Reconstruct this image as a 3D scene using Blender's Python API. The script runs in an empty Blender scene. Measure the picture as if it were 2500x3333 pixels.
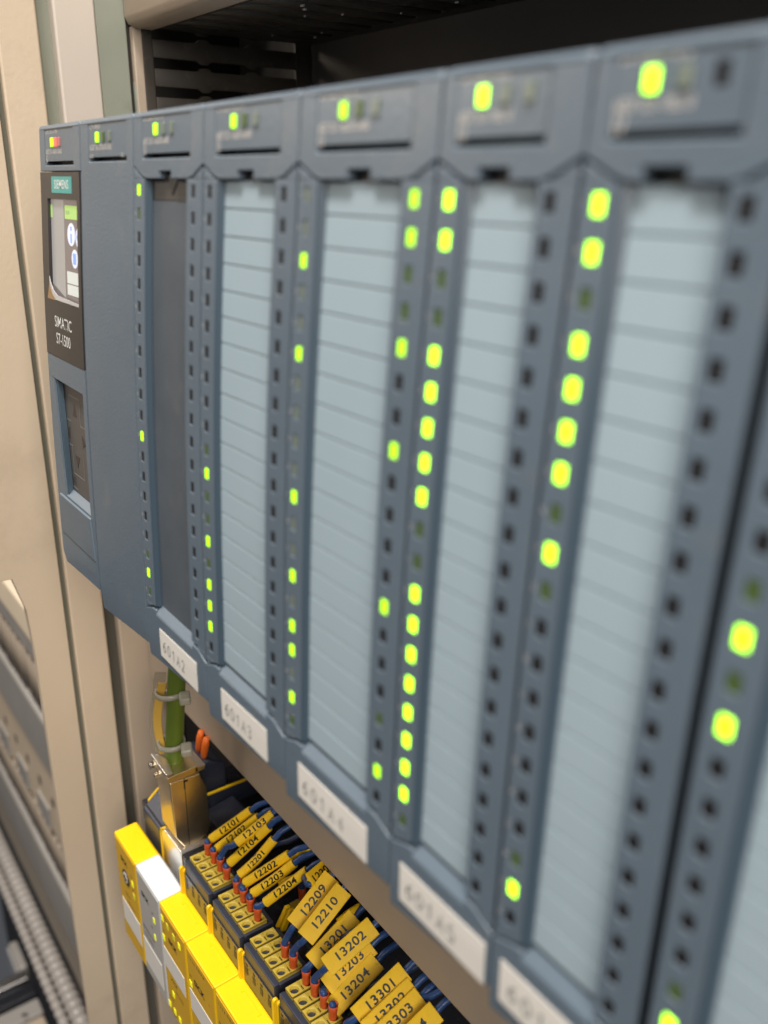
import bpy, bmesh, math, random
from mathutils import Vector, Matrix, noise
random.seed(7)
SC = bpy.context.scene
MM = 0.001

# ------------------------------------------------------------------ camera
cam_data = bpy.data.cameras.new("camera"); cam = bpy.data.objects.new("camera", cam_data)
SC.collection.objects.link(cam); SC.camera = cam
cam_data.sensor_fit = 'VERTICAL'; cam_data.sensor_height = 24.0
cam_data.lens = 24.0 * 2925.4928 / 3333.0
cam_data.clip_start = 0.005; cam_data.clip_end = 20
R = ((0.5849156527, 0.8110680182, 0.0065076131), (-0.2845573143, 0.1976869080, 0.9380549138), (0.7595398700, -0.5505347911, 0.3464255037))
cam.matrix_world = Matrix(((R[0][0], R[1][0], R[2][0], 204.3004 * MM), (R[0][1], R[1][1], R[2][1], -74.1548 * MM),
                           (R[0][2], R[1][2], R[2][2], 2.1715 * MM), (0, 0, 0, 1)))
cam_data.dof.use_dof = True; cam_data.dof.focus_distance = 0.270
cam_data.dof.aperture_fstop = 8.4; cam_data.dof.aperture_blades = 0

# ------------------------------------------------------------------ world and lamps
W = bpy.data.worlds.new("World"); SC.world = W; W.use_nodes = True
bg = W.node_tree.nodes['Background']; bg.inputs[0].default_value = (0.86, 0.90, 1.0, 1); bg.inputs[1].default_value = 0.085
SC.view_settings.view_transform = 'Standard'; SC.view_settings.look = 'None'
SC.view_settings.exposure = 0.0; SC.view_settings.gamma = 1.0

def area(name, loc, target, sx, sy, power, col):
    d = bpy.data.lights.new(name, 'AREA'); d.shape = 'RECTANGLE'; d.size = sx * MM; d.size_y = sy * MM
    d.energy = power; d.color = col
    o = bpy.data.objects.new(name, d); SC.collection.objects.link(o)
    o.location = Vector(loc) * MM
    o.rotation_euler = (Vector(target) * MM - o.location).to_track_quat('-Z', 'Y').to_euler()
    return o
area("ceiling_lamp", (30, -215, 820), (0, 0, -120), 380, 130, 15.2, (1.0, 0.965, 0.91))
area("bay_fill_light", (-560, -420, 240), (-330, 60, -420), 260, 120, 2.3, (1.0, 0.88, 0.74))  # fill light added to brighten the far left bay
area("room_lamp", (720, -230, 300), (-60, 30, -90), 300, 500, 6.2, (1.0, 0.92, 0.83))

# ------------------------------------------------------------------ materials
def mat(name, col, rough=0.5, metal=0.0, var=0.0, vscale=40, bump=0.0, bscale=900, emit=None, estr=0.0, spec=0.5,
        coat=0.0, dirt=None, dirtamt=0.0, dscale=60, trans=0.0, alpha=1.0):
    m = bpy.data.materials.new(name); m.use_nodes = True
    nt = m.node_tree; b = nt.nodes['Principled BSDF']
    b.inputs['Base Color'].default_value = (*col, 1); b.inputs['Roughness'].default_value = rough
    b.inputs['Metallic'].default_value = metal; b.inputs['Specular IOR Level'].default_value = spec
    b.inputs['Coat Weight'].default_value = coat
    if trans: b.inputs['Transmission Weight'].default_value = trans
    if alpha < 1: b.inputs['Alpha'].default_value = alpha
    tc = nt.nodes.new('ShaderNodeTexCoord')
    if var or dirtamt:
        n = nt.nodes.new('ShaderNodeTexNoise'); n.inputs['Scale'].default_value = vscale; n.inputs['Detail'].default_value = 6
        nt.links.new(tc.outputs['Object'], n.inputs['Vector'])
        mr = nt.nodes.new('ShaderNodeMapRange'); mr.inputs['From Min'].default_value = 0.3; mr.inputs['From Max'].default_value = 0.7
        mr.inputs['To Min'].default_value = 1 - var; mr.inputs['To Max'].default_value = 1 + var
        nt.links.new(n.outputs['Fac'], mr.inputs['Value'])
        mx = nt.nodes.new('ShaderNodeVectorMath'); mx.operation = 'SCALE'; mx.inputs[0].default_value = col
        nt.links.new(mr.outputs[0], mx.inputs['Scale'])
        out = mx.outputs[0]
        if dirtamt:
            n2 = nt.nodes.new('ShaderNodeTexNoise'); n2.inputs['Scale'].default_value = dscale; n2.inputs['Detail'].default_value = 10
            n2.inputs['Roughness'].default_value = 0.7
            nt.links.new(tc.outputs['Object'], n2.inputs['Vector'])
            r2 = nt.nodes.new('ShaderNodeMapRange'); r2.inputs['From Min'].default_value = 0.56; r2.inputs['From Max'].default_value = 0.72
            r2.inputs['To Min'].default_value = 0; r2.inputs['To Max'].default_value = dirtamt
            nt.links.new(n2.outputs['Fac'], r2.inputs['Value'])
            mm = nt.nodes.new('ShaderNodeMix'); mm.data_type = 'RGBA'
            nt.links.new(r2.outputs[0], mm.inputs['Factor']); nt.links.new(out, mm.inputs['A'])
            mm.inputs['B'].default_value = (*(dirt or (0.2, 0.17, 0.13)), 1)
            out = mm.outputs['Result']
        nt.links.new(out, b.inputs['Base Color'])
    if bump:
        n3 = nt.nodes.new('ShaderNodeTexNoise'); n3.inputs['Scale'].default_value = bscale; n3.inputs['Detail'].default_value = 3
        nt.links.new(tc.outputs['Object'], n3.inputs['Vector'])
        bp = nt.nodes.new('ShaderNodeBump'); bp.inputs['Strength'].default_value = bump; bp.inputs['Distance'].default_value = 0.0002
        nt.links.new(n3.outputs['Fac'], bp.inputs['Height']); nt.links.new(bp.outputs[0], b.inputs['Normal'])
    if emit:
        b.inputs['Emission Color'].default_value = (*emit, 1); b.inputs['Emission Strength'].default_value = estr
    return m

M = dict(
    plc=mat('blue_grey_plastic', (0.106, 0.140, 0.176), 0.40, var=0.05, bump=0.35, bscale=1600, dirt=(0.20, 0.20, 0.19), dirtamt=0.35, dscale=60),
    plc2=mat('blue_grey_smooth_plastic', (0.106, 0.140, 0.176), 0.36, var=0.05, bump=0.2, bscale=1200),
    slot=mat('grey_slot_floor', (0.082, 0.096, 0.112), 0.34, var=0.10, vscale=70, bump=0.1, dirt=(0.22, 0.20, 0.18), dirtamt=0.25, dscale=90),
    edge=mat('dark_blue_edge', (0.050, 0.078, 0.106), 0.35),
    stripgap=mat('strip_groove', (0.085, 0.12, 0.15), 0.5),
    groove=mat('shaded_groove_steel', (0.105, 0.10, 0.082), 0.6, var=0.15, vscale=25),  # steel colour with the shade of the lower groove mixed in
    conduit=mat('ribbed_grey_plastic', (0.30, 0.275, 0.255), 0.35, var=0.12, vscale=15),
    hotorange=mat('bright_orange_ferrule', (0.85, 0.17, 0.02), 0.35),
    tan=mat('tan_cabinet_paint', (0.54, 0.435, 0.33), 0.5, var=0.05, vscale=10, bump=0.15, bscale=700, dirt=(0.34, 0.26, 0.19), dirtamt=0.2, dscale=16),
    slotshade=mat('slot_top_shade', (0.05, 0.044, 0.038), 0.5, var=0.2),  # dark colour stands for the shadow at the slot's top
    paper=mat('label_card', (0.335, 0.420, 0.470), 0.30, var=0.03, vscale=25, dirt=(0.30, 0.33, 0.32), dirtamt=0.18, dscale=40),
    dark=mat('dark_recess', (0.018, 0.015, 0.013), 0.5),
    ledoff=mat('status_light_unlit', (0.012, 0.009, 0.008), 0.6, spec=0.15),
    leddim=mat('status_light_dim_green', (0.055, 0.085, 0.02), 0.35, emit=(0.25, 0.5, 0.02), estr=0.05),
    ledgrey=mat('status_light_grey_green', (0.16, 0.19, 0.15), 0.35),
    ledon=mat('status_light_lit', (0.2, 0.5, 0.0), 0.5, emit=(0.46, 1.0, 0.0), estr=1.7),
    lednear=mat('status_light_lit_strong', (0.2, 0.5, 0.0), 0.5, emit=(0.40, 1.0, 0.004), estr=4.6),
    ledred=mat('status_light_red', (0.6, 0.08, 0.06), 0.4, emit=(1.0, 0.16, 0.10), estr=1.0),
    ledpink=mat('status_light_pink', (0.42, 0.14, 0.13), 0.4, emit=(1.0, 0.2, 0.2), estr=0.12),
    printed=mat('pale_print', (0.58, 0.54, 0.50), 0.5),
    white=mat('white_print', (0.70, 0.70, 0.68), 0.5),
    blackprint=mat('black_print', (0.012, 0.012, 0.013), 0.45),
    greyprint=mat('grey_pen', (0.10, 0.10, 0.10), 0.6),
    sticker=mat('white_sticker', (0.70, 0.665, 0.61), 0.55, var=0.03, dirt=(0.45, 0.40, 0.34), dirtamt=0.2, dscale=80),
    bezel=mat('brown_black_bezel', (0.025, 0.0215, 0.0205), 0.4, var=0.06, bump=0.1),
    teal=mat('teal_badge', (0.055, 0.34, 0.31), 0.4),
    lcd=mat('display_backlight', (0.08, 0.07, 0.07), 0.25, emit=(0.30, 0.25, 0.235), estr=0.42),
    lcdreflect=mat('display_reflection', (0.2, 0.2, 0.2), 0.25, emit=(0.42, 0.39, 0.36), estr=0.45),  # dull reflection on the display window, given as a glowing colour
    lcdgreen=mat('display_green_bar', (0.2, 0.3, 0.1), 0.3, emit=(0.45, 0.74, 0.16), estr=0.62),
    lcdwhite=mat('display_white', (0.4, 0.4, 0.4), 0.3, emit=(0.72, 0.78, 1.0), estr=0.68),
    lcdblue=mat('display_blue', (0.2, 0.3, 0.5), 0.3, emit=(0.12, 0.25, 0.62), estr=0.7),
    lcdpale=mat('display_pale_green', (0.4, 0.4, 0.4), 0.3, emit=(0.68, 0.74, 0.66), estr=0.5),
    film=mat('protective_film', (0.50, 0.49, 0.49), 0.2, var=0.05),
    filmreflect=mat('film_corner', (0.30, 0.17, 0.07), 0.35, var=0.1),  # clear film; the brown it reflects is put into the colour
    keypad=mat('taupe_keypad', (0.088, 0.080, 0.073), 0.45, var=0.05, bump=0.2),
    keyline=mat('keypad_lines', (0.17, 0.16, 0.15), 0.4),
    keyarrow=mat('keypad_arrows', (0.05, 0.035, 0.03), 0.5),
    beige=mat('beige_cabinet_paint', (0.66, 0.535, 0.395), 0.48, var=0.09, vscale=9, bump=0.3, bscale=600, dirt=(0.36, 0.27, 0.19), dirtamt=0.3, dscale=14),
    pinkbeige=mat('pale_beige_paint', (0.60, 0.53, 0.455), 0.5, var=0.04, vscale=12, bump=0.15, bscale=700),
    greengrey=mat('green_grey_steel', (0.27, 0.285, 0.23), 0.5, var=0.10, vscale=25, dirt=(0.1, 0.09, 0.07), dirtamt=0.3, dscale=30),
    gap=mat('dark_gap', (0.16, 0.16, 0.125), 0.7),
    lid=mat('duct_lid_plastic', (0.46, 0.37, 0.285), 0.5, var=0.05, vscale=18, bump=0.25, bscale=500, dirt=(0.28, 0.21, 0.15), dirtamt=0.25, dscale=22),
    duct=mat('brown_grey_duct', (0.048, 0.040, 0.031), 0.55, var=0.12, vscale=60, dirt=(0.30, 0.25, 0.2), dirtamt=0.2, dscale=200),
    plate=mat('mounting_plate_paint', (0.105, 0.095, 0.085), 0.8, spec=0.15, var=0.1, vscale=20),
    yellow=mat('yellow_housing', (0.86, 0.53, 0.0), 0.38, var=0.03, vscale=60, bump=0.15, bscale=1400, dirt=(0.62, 0.42, 0.03), dirtamt=0.3, dscale=260),
    yfront=mat('yellow_front_shaded', (0.64, 0.37, 0.012), 0.42, var=0.05, vscale=90),  # darker than the cap: shade of the upright front is in the colour
    gwhite=mat('white_housing', (0.60, 0.635, 0.65), 0.35, var=0.02, bump=0.12, bscale=1400, dirt=(0.45, 0.45, 0.43), dirtamt=0.25, dscale=240),
    gfront=mat('white_front_shaded', (0.42, 0.40, 0.37), 0.45, var=0.04),  # white front toned down, its shade put into the colour
    black=mat('black_plastic', (0.020, 0.021, 0.027), 0.22, var=0.1, bump=0.3, bscale=1500, dirt=(0.10, 0.10, 0.11), dirtamt=0.35, dscale=400),
    navy=mat('dark_navy_plastic', (0.030, 0.035, 0.055), 0.35, var=0.1, bump=0.3, bscale=1500, dirt=(0.12, 0.12, 0.13), dirtamt=0.3, dscale=400),
    term=mat('yellow_terminal', (0.52, 0.385, 0.055), 0.40, var=0.05, vscale=200, bump=0.2, bscale=1500, dirt=(0.38, 0.27, 0.05), dirtamt=0.35, dscale=350),
    hole=mat('terminal_hole', (0.23, 0.15, 0.02), 0.5),
    latch=mat('yellow_latch', (0.80, 0.50, 0.008), 0.35, bump=0.1),
    orange=mat('orange_ferrule', (0.56, 0.085, 0.018), 0.38, var=0.06, vscale=300, bump=0.2, bscale=2000),
    blue=mat('blue_wire', (0.018, 0.062, 0.20), 0.42, var=0.15, vscale=300, bump=0.4, bscale=1500),
    darkwire=mat('dark_blue_wire', (0.012, 0.025, 0.065), 0.45, var=0.2, vscale=300, bump=0.3),
    marker=mat('yellow_marker', (0.92, 0.58, 0.015), 0.48, spec=0.3, var=0.05, vscale=250, bump=0.25, bscale=1800, dirt=(0.52, 0.27, 0.03), dirtamt=0.35, dscale=420),
    green=mat('green_cable', (0.125, 0.185, 0.020), 0.38, var=0.06, bump=0.3, bscale=900),
    tag=mat('amber_tag', (0.66, 0.40, 0.07), 0.4, var=0.05),
    tie=mat('translucent_tie', (0.62, 0.60, 0.50), 0.3, trans=0.35, var=0.03),
    tieclear=mat('clear_sleeve', (0.70, 0.64, 0.50), 0.2, trans=0.75),
    chrome=mat('bright_metal', (0.85, 0.82, 0.80), 0.30, metal=1.0, var=0.05, vscale=120, bump=0.15, bscale=500),
    brass=mat('brushed_hood_metal', (0.90, 0.75, 0.50), 0.33, metal=1.0, var=0.10, vscale=90, bump=0.25, bscale=700),
    screw=mat('screw_metal', (0.55, 0.50, 0.45), 0.25, metal=1.0),
    fargrey=mat('grey_duct_lid', (0.35, 0.33, 0.305), 0.4, var=0.12, vscale=12),
    farcomb=mat('grey_duct_finger', (0.30, 0.245, 0.19), 0.5, var=0.15, vscale=40),
    fardark=mat('far_dark', (0.045, 0.038, 0.035), 0.6, var=0.3, vscale=20),
    cream=mat('cream_rail', (0.86, 0.72, 0.54), 0.5, var=0.05, vscale=15),
)

# ------------------------------------------------------------------ mesh helpers (all sizes in millimetres)
def link(o, parent=None):
    SC.collection.objects.link(o)
    if parent: o.parent = parent
    return o
def mesh_obj(name, bm, m, parent=None, bevel=0.0, seg=2, smooth=False, angle=35, wn=False):
    bmesh.ops.recalc_face_normals(bm, faces=bm.faces[:])
    me = bpy.data.meshes.new(name)
    for v in bm.verts: v.co = v.co * MM
    bm.to_mesh(me); bm.free()
    me.materials.append(M[m] if isinstance(m, str) else m)
    if smooth: me.shade_smooth()
    o = bpy.data.objects.new(name, me); link(o, parent)
    if bevel:
        b = o.modifiers.new('bevel', 'BEVEL'); b.width = bevel * MM; b.segments = seg; b.limit_method = 'ANGLE'
        b.angle_limit = math.radians(angle)
        me.shade_smooth(); b.harden_normals = True
    return o
def add_box(bm, x0, x1, y0, y1, z0, z1, mtx=None):
    vs = [bm.verts.new((x, y, z)) for x in (x0, x1) for y in (y0, y1) for z in (z0, z1)]
    if mtx:
        for v in vs: v.co = mtx @ v.co
    for f in ((0, 1, 3, 2), (4, 6, 7, 5), (0, 4, 5, 1), (2, 3, 7, 6), (0, 2, 6, 4), (1, 5, 7, 3)):
        bm.faces.new([vs[i] for i in f])
    return vs
def box(name, x0, x1, y0, y1, z0, z1, m, parent=None, bevel=0.0, seg=2):
    bm = bmesh.new(); add_box(bm, x0, x1, y0, y1, z0, z1); return mesh_obj(name, bm, m, parent, bevel, seg)
def add_prism(bm, pts, d, offs=(0, 0, 0)):
    """pts: list of 3D points of a planar polygon, extruded by vector d"""
    a = [bm.verts.new(Vector(p)) for p in pts]; b = [bm.verts.new(Vector(p) + Vector(d)) for p in pts]
    bm.faces.new(a); bm.faces.new(b[::-1])
    n = len(a)
    for i in range(n): bm.faces.new((a[i], b[i], b[(i + 1) % n], a[(i + 1) % n]))
def add_tube(bm, pts, rad, n=14, caps=True):
    pts = [Vector(p) for p in pts]
    rads = rad if isinstance(rad, (list, tuple)) else [rad] * len(pts)
    t0 = (pts[1] - pts[0]).normalized(); up = Vector((0, 0, 1)) if abs(t0.z) < 0.9 else Vector((0, 1, 0))
    nrm = t0.cross(up).normalized(); rings = []
    for i, p in enumerate(pts):
        if i == 0: t = t0
        elif i == len(pts) - 1: t = (pts[i] - pts[i - 1]).normalized()
        else: t = ((pts[i + 1] - p).normalized() + (p - pts[i - 1]).normalized()).normalized()
        nrm = (nrm - t * nrm.dot(t)).normalized(); bn = t.cross(nrm)
        rings.append([bm.verts.new(p + (nrm * math.cos(a) + bn * math.sin(a)) * rads[i]) for a in [2 * math.pi * k / n for k in range(n)]])
    for a, b in zip(rings, rings[1:]):
        for k in range(n): bm.faces.new((a[k], a[(k + 1) % n], b[(k + 1) % n], b[k]))
    if caps: bm.faces.new(rings[0][::-1]); bm.faces.new(rings[-1])
def spline(pts, n=8):
    P = [Vector(p) for p in pts]; P = [P[0] * 2 - P[1]] + P + [P[-1] * 2 - P[-2]]; out = []
    for i in range(1, len(P) - 2):
        for k in range(n):
            t = k / n
            out.append(0.5 * ((2 * P[i]) + (P[i + 1] - P[i - 1]) * t + (2 * P[i - 1] - 5 * P[i] + 4 * P[i + 1] - P[i + 2]) * t * t + (3 * P[i] - P[i - 1] - 3 * P[i + 1] + P[i + 2]) * t ** 3))
    out.append(P[-2]); return out
def tube(name, pts, rad, m, parent=None, n=16):
    bm = bmesh.new(); add_tube(bm, pts, rad, n); return mesh_obj(name, bm, m, parent, smooth=True)
def empty(name, loc):
    o = bpy.data.objects.new(name, None); o.empty_display_size = 0.01; link(o); o.location = Vector(loc) * MM; return o
def root(name, loc, label, cat, group=None):
    o = empty(name, loc); o['label'] = label; o['category'] = cat
    if group: o['group'] = group
    return o
def reparent(o, r):
    """o was made in world coordinates; hang it under r, which stands away from the origin"""
    o.parent = r; o.matrix_parent_inverse = Matrix.Translation(-r.location)
    return o
def structure(o, label=None):
    o['kind'] = 'structure'
    if label: o['label'] = label
    return o
def tag(o, label, cat, group=None):
    o['label'] = label; o['category'] = cat
    if group: o['group'] = group
    return o

_fonts = {}
def text_bm(s, size, sx=1.0, bold=0.0, align='LEFT', space=1.0):
    """flat text as a bmesh in the XY plane (x along the line, y up), in mm"""
    cu = bpy.data.curves.new('t', 'FONT'); cu.body = s; cu.size = size; cu.align_x = align; cu.align_y = 'CENTER'
    cu.offset = bold; cu.space_character = space; cu.resolution_u = 3; cu.fill_mode = 'BOTH'; cu.dimensions = '2D'
    ob = bpy.data.objects.new('t', cu); SC.collection.objects.link(ob)
    me = bpy.data.meshes.new_from_object(ob, depsgraph=bpy.context.evaluated_depsgraph_get())
    bpy.data.objects.remove(ob); bpy.data.curves.remove(cu)
    bm = bmesh.new(); bm.from_mesh(me); bpy.data.meshes.remove(me)
    for v in bm.verts: v.co.x *= sx
    return bm
STROKES = {'6': [[(.8, .95), (.3, .7), (.05, .3), (.25, 0), (.7, .05), (.8, .35), (.5, .52), (.1, .35)]],
           '0': [[(.45, 1), (.1, .75), (.05, .3), (.4, 0), (.8, .25), (.85, .7), (.45, 1)]],
           '1': [[(.15, .7), (.5, 1), (.45, 0)]],
           'A': [[(0, 0), (.5, 1), (.9, 0)], [(.2, .38), (.75, .38)]],
           '2': [[(.1, .8), (.45, 1), (.8, .75), (.5, .35), (.05, 0), (.9, .05)]],
           '3': [[(.1, .9), (.5, 1), (.8, .75), (.4, .52), (.8, .3), (.5, 0), (.05, .1)]],
           '4': [[(.6, 0), (.65, 1), (.05, .35), (.9, .38)]],
           '5': [[(.8, 1), (.2, 1), (.15, .55), (.6, .6), (.8, .3), (.5, 0), (.1, .08)]]}
def hand_bm(s, h, adv, w):
    """thin handwritten digits as flat ribbons"""
    bm = bmesh.new(); x = 0
    for ch in s:
        for st in STROKES[ch]:
            P = [Vector((x + a * h * 0.62 + random.uniform(-.05, .05), b * h - h / 2 + random.uniform(-.05, .05), 0)) for a, b in st]
            if len(P) > 4: P = spline(P, 4)
            prev = None
            for i, p in enumerate(P):
                t = (P[min(i + 1, len(P) - 1)] - P[max(i - 1, 0)]).normalized(); n = Vector((-t.y, t.x, 0)) * w / 2
                cur = (bm.verts.new(p + n), bm.verts.new(p - n))
                if prev: bm.faces.new((prev[0], prev[1], cur[1], cur[0]))
                prev = cur
        x += adv
    return bm
def place_text(bm, name, origin, xd, yd, m, parent=None):
    o = Vector(origin); xd = Vector(xd).normalized(); yd = Vector(yd).normalized()
    for v in bm.verts: v.co = o + xd * v.co.x + yd * v.co.y
    return mesh_obj(name, bm, m, parent)

# ------------------------------------------------------------------ front profile of the controller rack (z -> y)
PROF = [(-125, -2.4), (-113.5, -2.2), (-109.1, -2.5), (-104.2, -2.4), (-99.2, -2.21), (-94.3, -2.04), (-89.3, -1.87), (-84.3, -1.7), (-79.4, -1.52), (-74.4, -1.34),
        (-69.4, -1.14), (-64.5, -0.92), (-59.5, -0.69), (-54.6, -0.43), (-49.6, -0.16), (-44.7, 0.14), (-39.7, 0.47), (-34.8, 0.82), (-29.8, 1.2),
        (-24.9, 1.6), (-19.9, 2.02), (-15.0, 2.46), (-10.0, 2.92), (-5.1, 3.39), (-0.1, 3.82), (4.6, 4.2), (9.8, 4.6), (14.8, 5.0), (20, 5.4)]
def S(z):
    for (a, ya), (b, yb) in zip(PROF, PROF[1:]):
        if a <= z <= b: return ya + (yb - ya) * (z - a) / (b - a)
    return PROF[0][1] if z < PROF[0][0] else PROF[-1][1]
def bend(bm, off):
    for v in bm.verts: v.co.y += S(v.co.z) + off
def slice_z(bm, step=5.0):
    zs = [v.co.z for v in bm.verts]; lo, hi = min(zs), max(zs); k = math.ceil(lo / step)
    while k * step < hi - 0.3:
        if k * step > lo + 0.3:
            bmesh.ops.bisect_plane(bm, geom=bm.verts[:] + bm.edges[:] + bm.faces[:], plane_co=(0, 0, k * step), plane_no=(0, 0, 1), dist=1e-5)
        k += 1
def plate(name, poly, off, thick, m, parent, bevel=0.25, step=5.0, bx=0.0):
    bm = bmesh.new(); add_prism(bm, [(x + bx, 0, z) for x, z in poly], (0, thick, 0)); slice_z(bm, step); bend(bm, off)
    return mesh_obj(name, bm, m, parent, bevel, 2)
def cells(xc, zc, hole, off, thick, hd):
    """strip with rectangular blind holes; hole(i,j) True where a hole goes"""
    bm = bmesh.new(); V = {}
    def v(x, y, z):
        k = (round(x, 4), round(y, 4), round(z, 4))
        if k not in V: V[k] = bm.verts.new((x, y, z))
        return V[k]
    nx, nz = len(xc) - 1, len(zc) - 1
    for i in range(nx):
        for j in range(nz):
            x0, x1, z0, z1 = xc[i], xc[i + 1], zc[j], zc[j + 1]
            if hole(i, j):
                bm.faces.new((v(x0, hd, z0), v(x1, hd, z0), v(x1, hd, z1), v(x0, hd, z1)))
                for a, b in (((x0, z0), (x1, z0)), ((x1, z0), (x1, z1)), ((x1, z1), (x0, z1)), ((x0, z1), (x0, z0))):
                    bm.faces.new((v(a[0], 0, a[1]), v(b[0], 0, b[1]), v(b[0], hd, b[1]), v(a[0], hd, a[1])))
            else: bm.faces.new((v(x0, 0, z0), v(x1, 0, z0), v(x1, 0, z1), v(x0, 0, z1)))
    for j in range(nz):
        for x in (xc[0], xc[-1]): bm.faces.new((v(x, 0, zc[j]), v(x, 0, zc[j + 1]), v(x, thick, zc[j + 1]), v(x, thick, zc[j])))
    for i in range(nx):
        for z in (zc[0], zc[-1]): bm.faces.new((v(xc[i], 0, z), v(xc[i + 1], 0, z), v(xc[i + 1], thick, z), v(xc[i], thick, z)))
    bend(bm, off)
    return bm

# ------------------------------------------------------------------ SETTING
def poly_extr(name, poly, z0, z1, m, parent=None, bevel=0.0):
    bm = bmesh.new(); add_prism(bm, [(x, y, z0) for x, y in poly], (0, 0, z1 - z0)); return mesh_obj(name, bm, m, parent, bevel)
wall = empty('cabinet_side_wall', (-133, 30, -450)); wall['kind'] = 'structure'; wall['label'] = 'beige painted steel side wall of the cabinet with vertical folds'
def wp(*a, **k): return reparent(poly_extr(*a, **k), wall)
ZB, ZT = -460, 130
bm = bmesh.new(); add_prism(bm, [(-130, 11.6, ZT), (-130, -40, ZT), (-130, -40, -139), (-130, -6, -141), (-130, -2.4, -155), (-130, -1.4, -175), (-130, -0.6, ZB), (-130, 11.6, ZB)], (-4, 0, 0))
reparent(mesh_obj('front_panel', bm, 'beige', None, 0.25), wall)
wp('middle_panel', [(-130, 13.8), (-130, 27.3), (-136, 27.3), (-136, 13.8)], ZB, ZT, 'beige', bevel=0.9)
wp('groove_floor', [(-132.6, 11.2), (-132.6, 14.2), (-137, 14.2), (-137, 11.2)], ZB, ZT, 'gap')
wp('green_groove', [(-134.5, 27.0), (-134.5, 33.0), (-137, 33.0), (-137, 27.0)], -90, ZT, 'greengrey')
wp('groove_floor', [(-134.5, 27.0), (-134.5, 33.0), (-137, 33.0), (-137, 27.0)], ZB, -90.2, 'groove')  # lower stretch, darkened in colour for its shade
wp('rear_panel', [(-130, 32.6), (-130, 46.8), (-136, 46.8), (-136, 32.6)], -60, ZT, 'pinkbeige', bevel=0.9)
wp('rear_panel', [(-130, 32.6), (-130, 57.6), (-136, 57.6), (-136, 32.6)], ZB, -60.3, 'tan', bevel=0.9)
wp('green_strip', [(-130.8, 46.8), (-130.8, 57.6), (-137, 57.6), (-137, 46.8)], -60, ZT, 'greengrey', bevel=0.6)
wp('seam', [(-131.5, 57.6), (-131.5, 58.5), (-137, 58.5), (-137, 57.6)], ZB, ZT, 'dark')
# chamfered flange piece that shows just above the rack
bm = bmesh.new(); add_prism(bm, [(-129.7, 58.6, 34), (-129.7, 62.6, 22), (-129.7, 63.0, -20), (-129.7, 58.6, -20)], (-3, 0, 0))
reparent(mesh_obj('flange', bm, 'greengrey', None, 0.3), wall)
o = box('mounting_plate', -230, 420, 131.5, 135, -520, 160, 'plate'); structure(o, 'painted steel mounting plate at the back of the cabinet')
# cabinet roof and far partition keep the cavity closed
o = box('cabinet_back_partition', -1300, -190, 131.5, 135, -900, 160, 'fardark'); structure(o, 'dark back of the neighbouring cabinet bay')

# ------------------------------------------------------------------ WIRING DUCTS
def duct_box(r, lidspec): pass
# vertical duct at the left: slots run into the cabinet
vd = root('wiring_duct', (-150, 95, -110), 'dark slotted vertical wiring duct above and behind the left end of the grey rack', 'wiring duct')
reparent(box('lid', -190, -129.4, 59.0, 62.4, -110, 51.5, 'lid', bevel=0.5), vd)
reparent(box('side_panel', -191, -189.5, 62, 131, -110, 130, 'dark'), vd)  # painted near-black for the shade seen through the slots
def finger_bm():
    bm = bmesh.new()
    P = [(66, -2.95), (82.5, -2.95), (84.0, -4.1), (87.0, -4.1), (88.5, -2.95), (102.5, -2.95), (104, -4.0), (106.5, -4.0), (108, -2.95), (124, -2.95)]
    Q = [(y, -z) for y, z in P[::-1]]
    add_prism(bm, [(0, y, z) for y, z in P + Q], (-1.6, 0, 0)); return bm
me = None
for k in range(-5, 12):
    zc = 45.1 - 9.25 * (k)
    if zc < -10: continue
    if me is None:
        f = mesh_obj('duct_finger', finger_bm(), 'duct', None, 0.25); me = f.data
    else:
        f = bpy.data.objects.new('duct_finger', me); link(f)
        b = f.modifiers.new('bevel', 'BEVEL'); b.width = 0.25 * MM; b.segments = 2; b.limit_method = 'ANGLE'
    f.location = Vector((-129.3, 0, zc)) * MM; f.parent = vd; f.matrix_parent_inverse = Matrix.Translation(-vd.location)
reparent(box('front_rail', -130.9, -129.3, 62.2, 66, -110, 130, 'duct', bevel=0.3), vd)
reparent(box('rear_rail', -130.9, -129.3, 124, 131, -110, 130, 'duct', bevel=0.3), vd)
reparent(box('light_stop_cap', -191, -129.3, 60, 131, 130, 132, 'duct'), vd)  # unseen cap added to keep stray light out of the duct
# horizontal duct above the rack
td = root('wiring_duct', (130, 95, 49), 'horizontal wiring duct overhead, beige lid catching the light and dark slotted underside', 'wiring duct')
bm = bmesh.new()
add_prism(bm, [(-129.6, 56.5, 54), (-129.6, 56.5, 120), (-129.6, 59, 120), (-129.6, 59, 55.5), (-129.6, 60.5, 52.9), (-129.6, 66.5, 51.9), (-129.6, 66.5, 50.6), (-129.6, 60.0, 50.8), (-129.6, 57.6, 51.8)], (560, 0, 0))
reparent(mesh_obj('lid', bm, 'lid', None, 0.6, 3), td)
bm = None; fm = None
x = -128.0; n = 0
while x < 300:
    if fm is None:
        bm = bmesh.new()
        P = [(0.9, 69), (11.0, 69), (11.0, 84), (11.9, 86), (11.9, 88), (11.0, 90), (11.0, 104), (11.9, 106), (11.9, 108), (11.0, 110), (11.0, 125), (0.9, 125), (.9, 110), (0, 108), (0, 106), (.9, 104), (.9, 90), (0, 88), (0, 86), (.9, 84)]
        add_prism(bm, [(a, b, 0) for a, b in P], (0, 0, 1.6)); f = mesh_obj('duct_finger', bm, 'duct', None, 0.25); fm = f.data
    else:
        f = bpy.data.objects.new('duct_finger', fm); link(f)
    f.location = Vector((x, 0, 51.2 + random.uniform(-.15, .15))) * MM; f.parent = td; f.matrix_parent_inverse = Matrix.Translation(-td.location)
    x += 12.5
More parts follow.
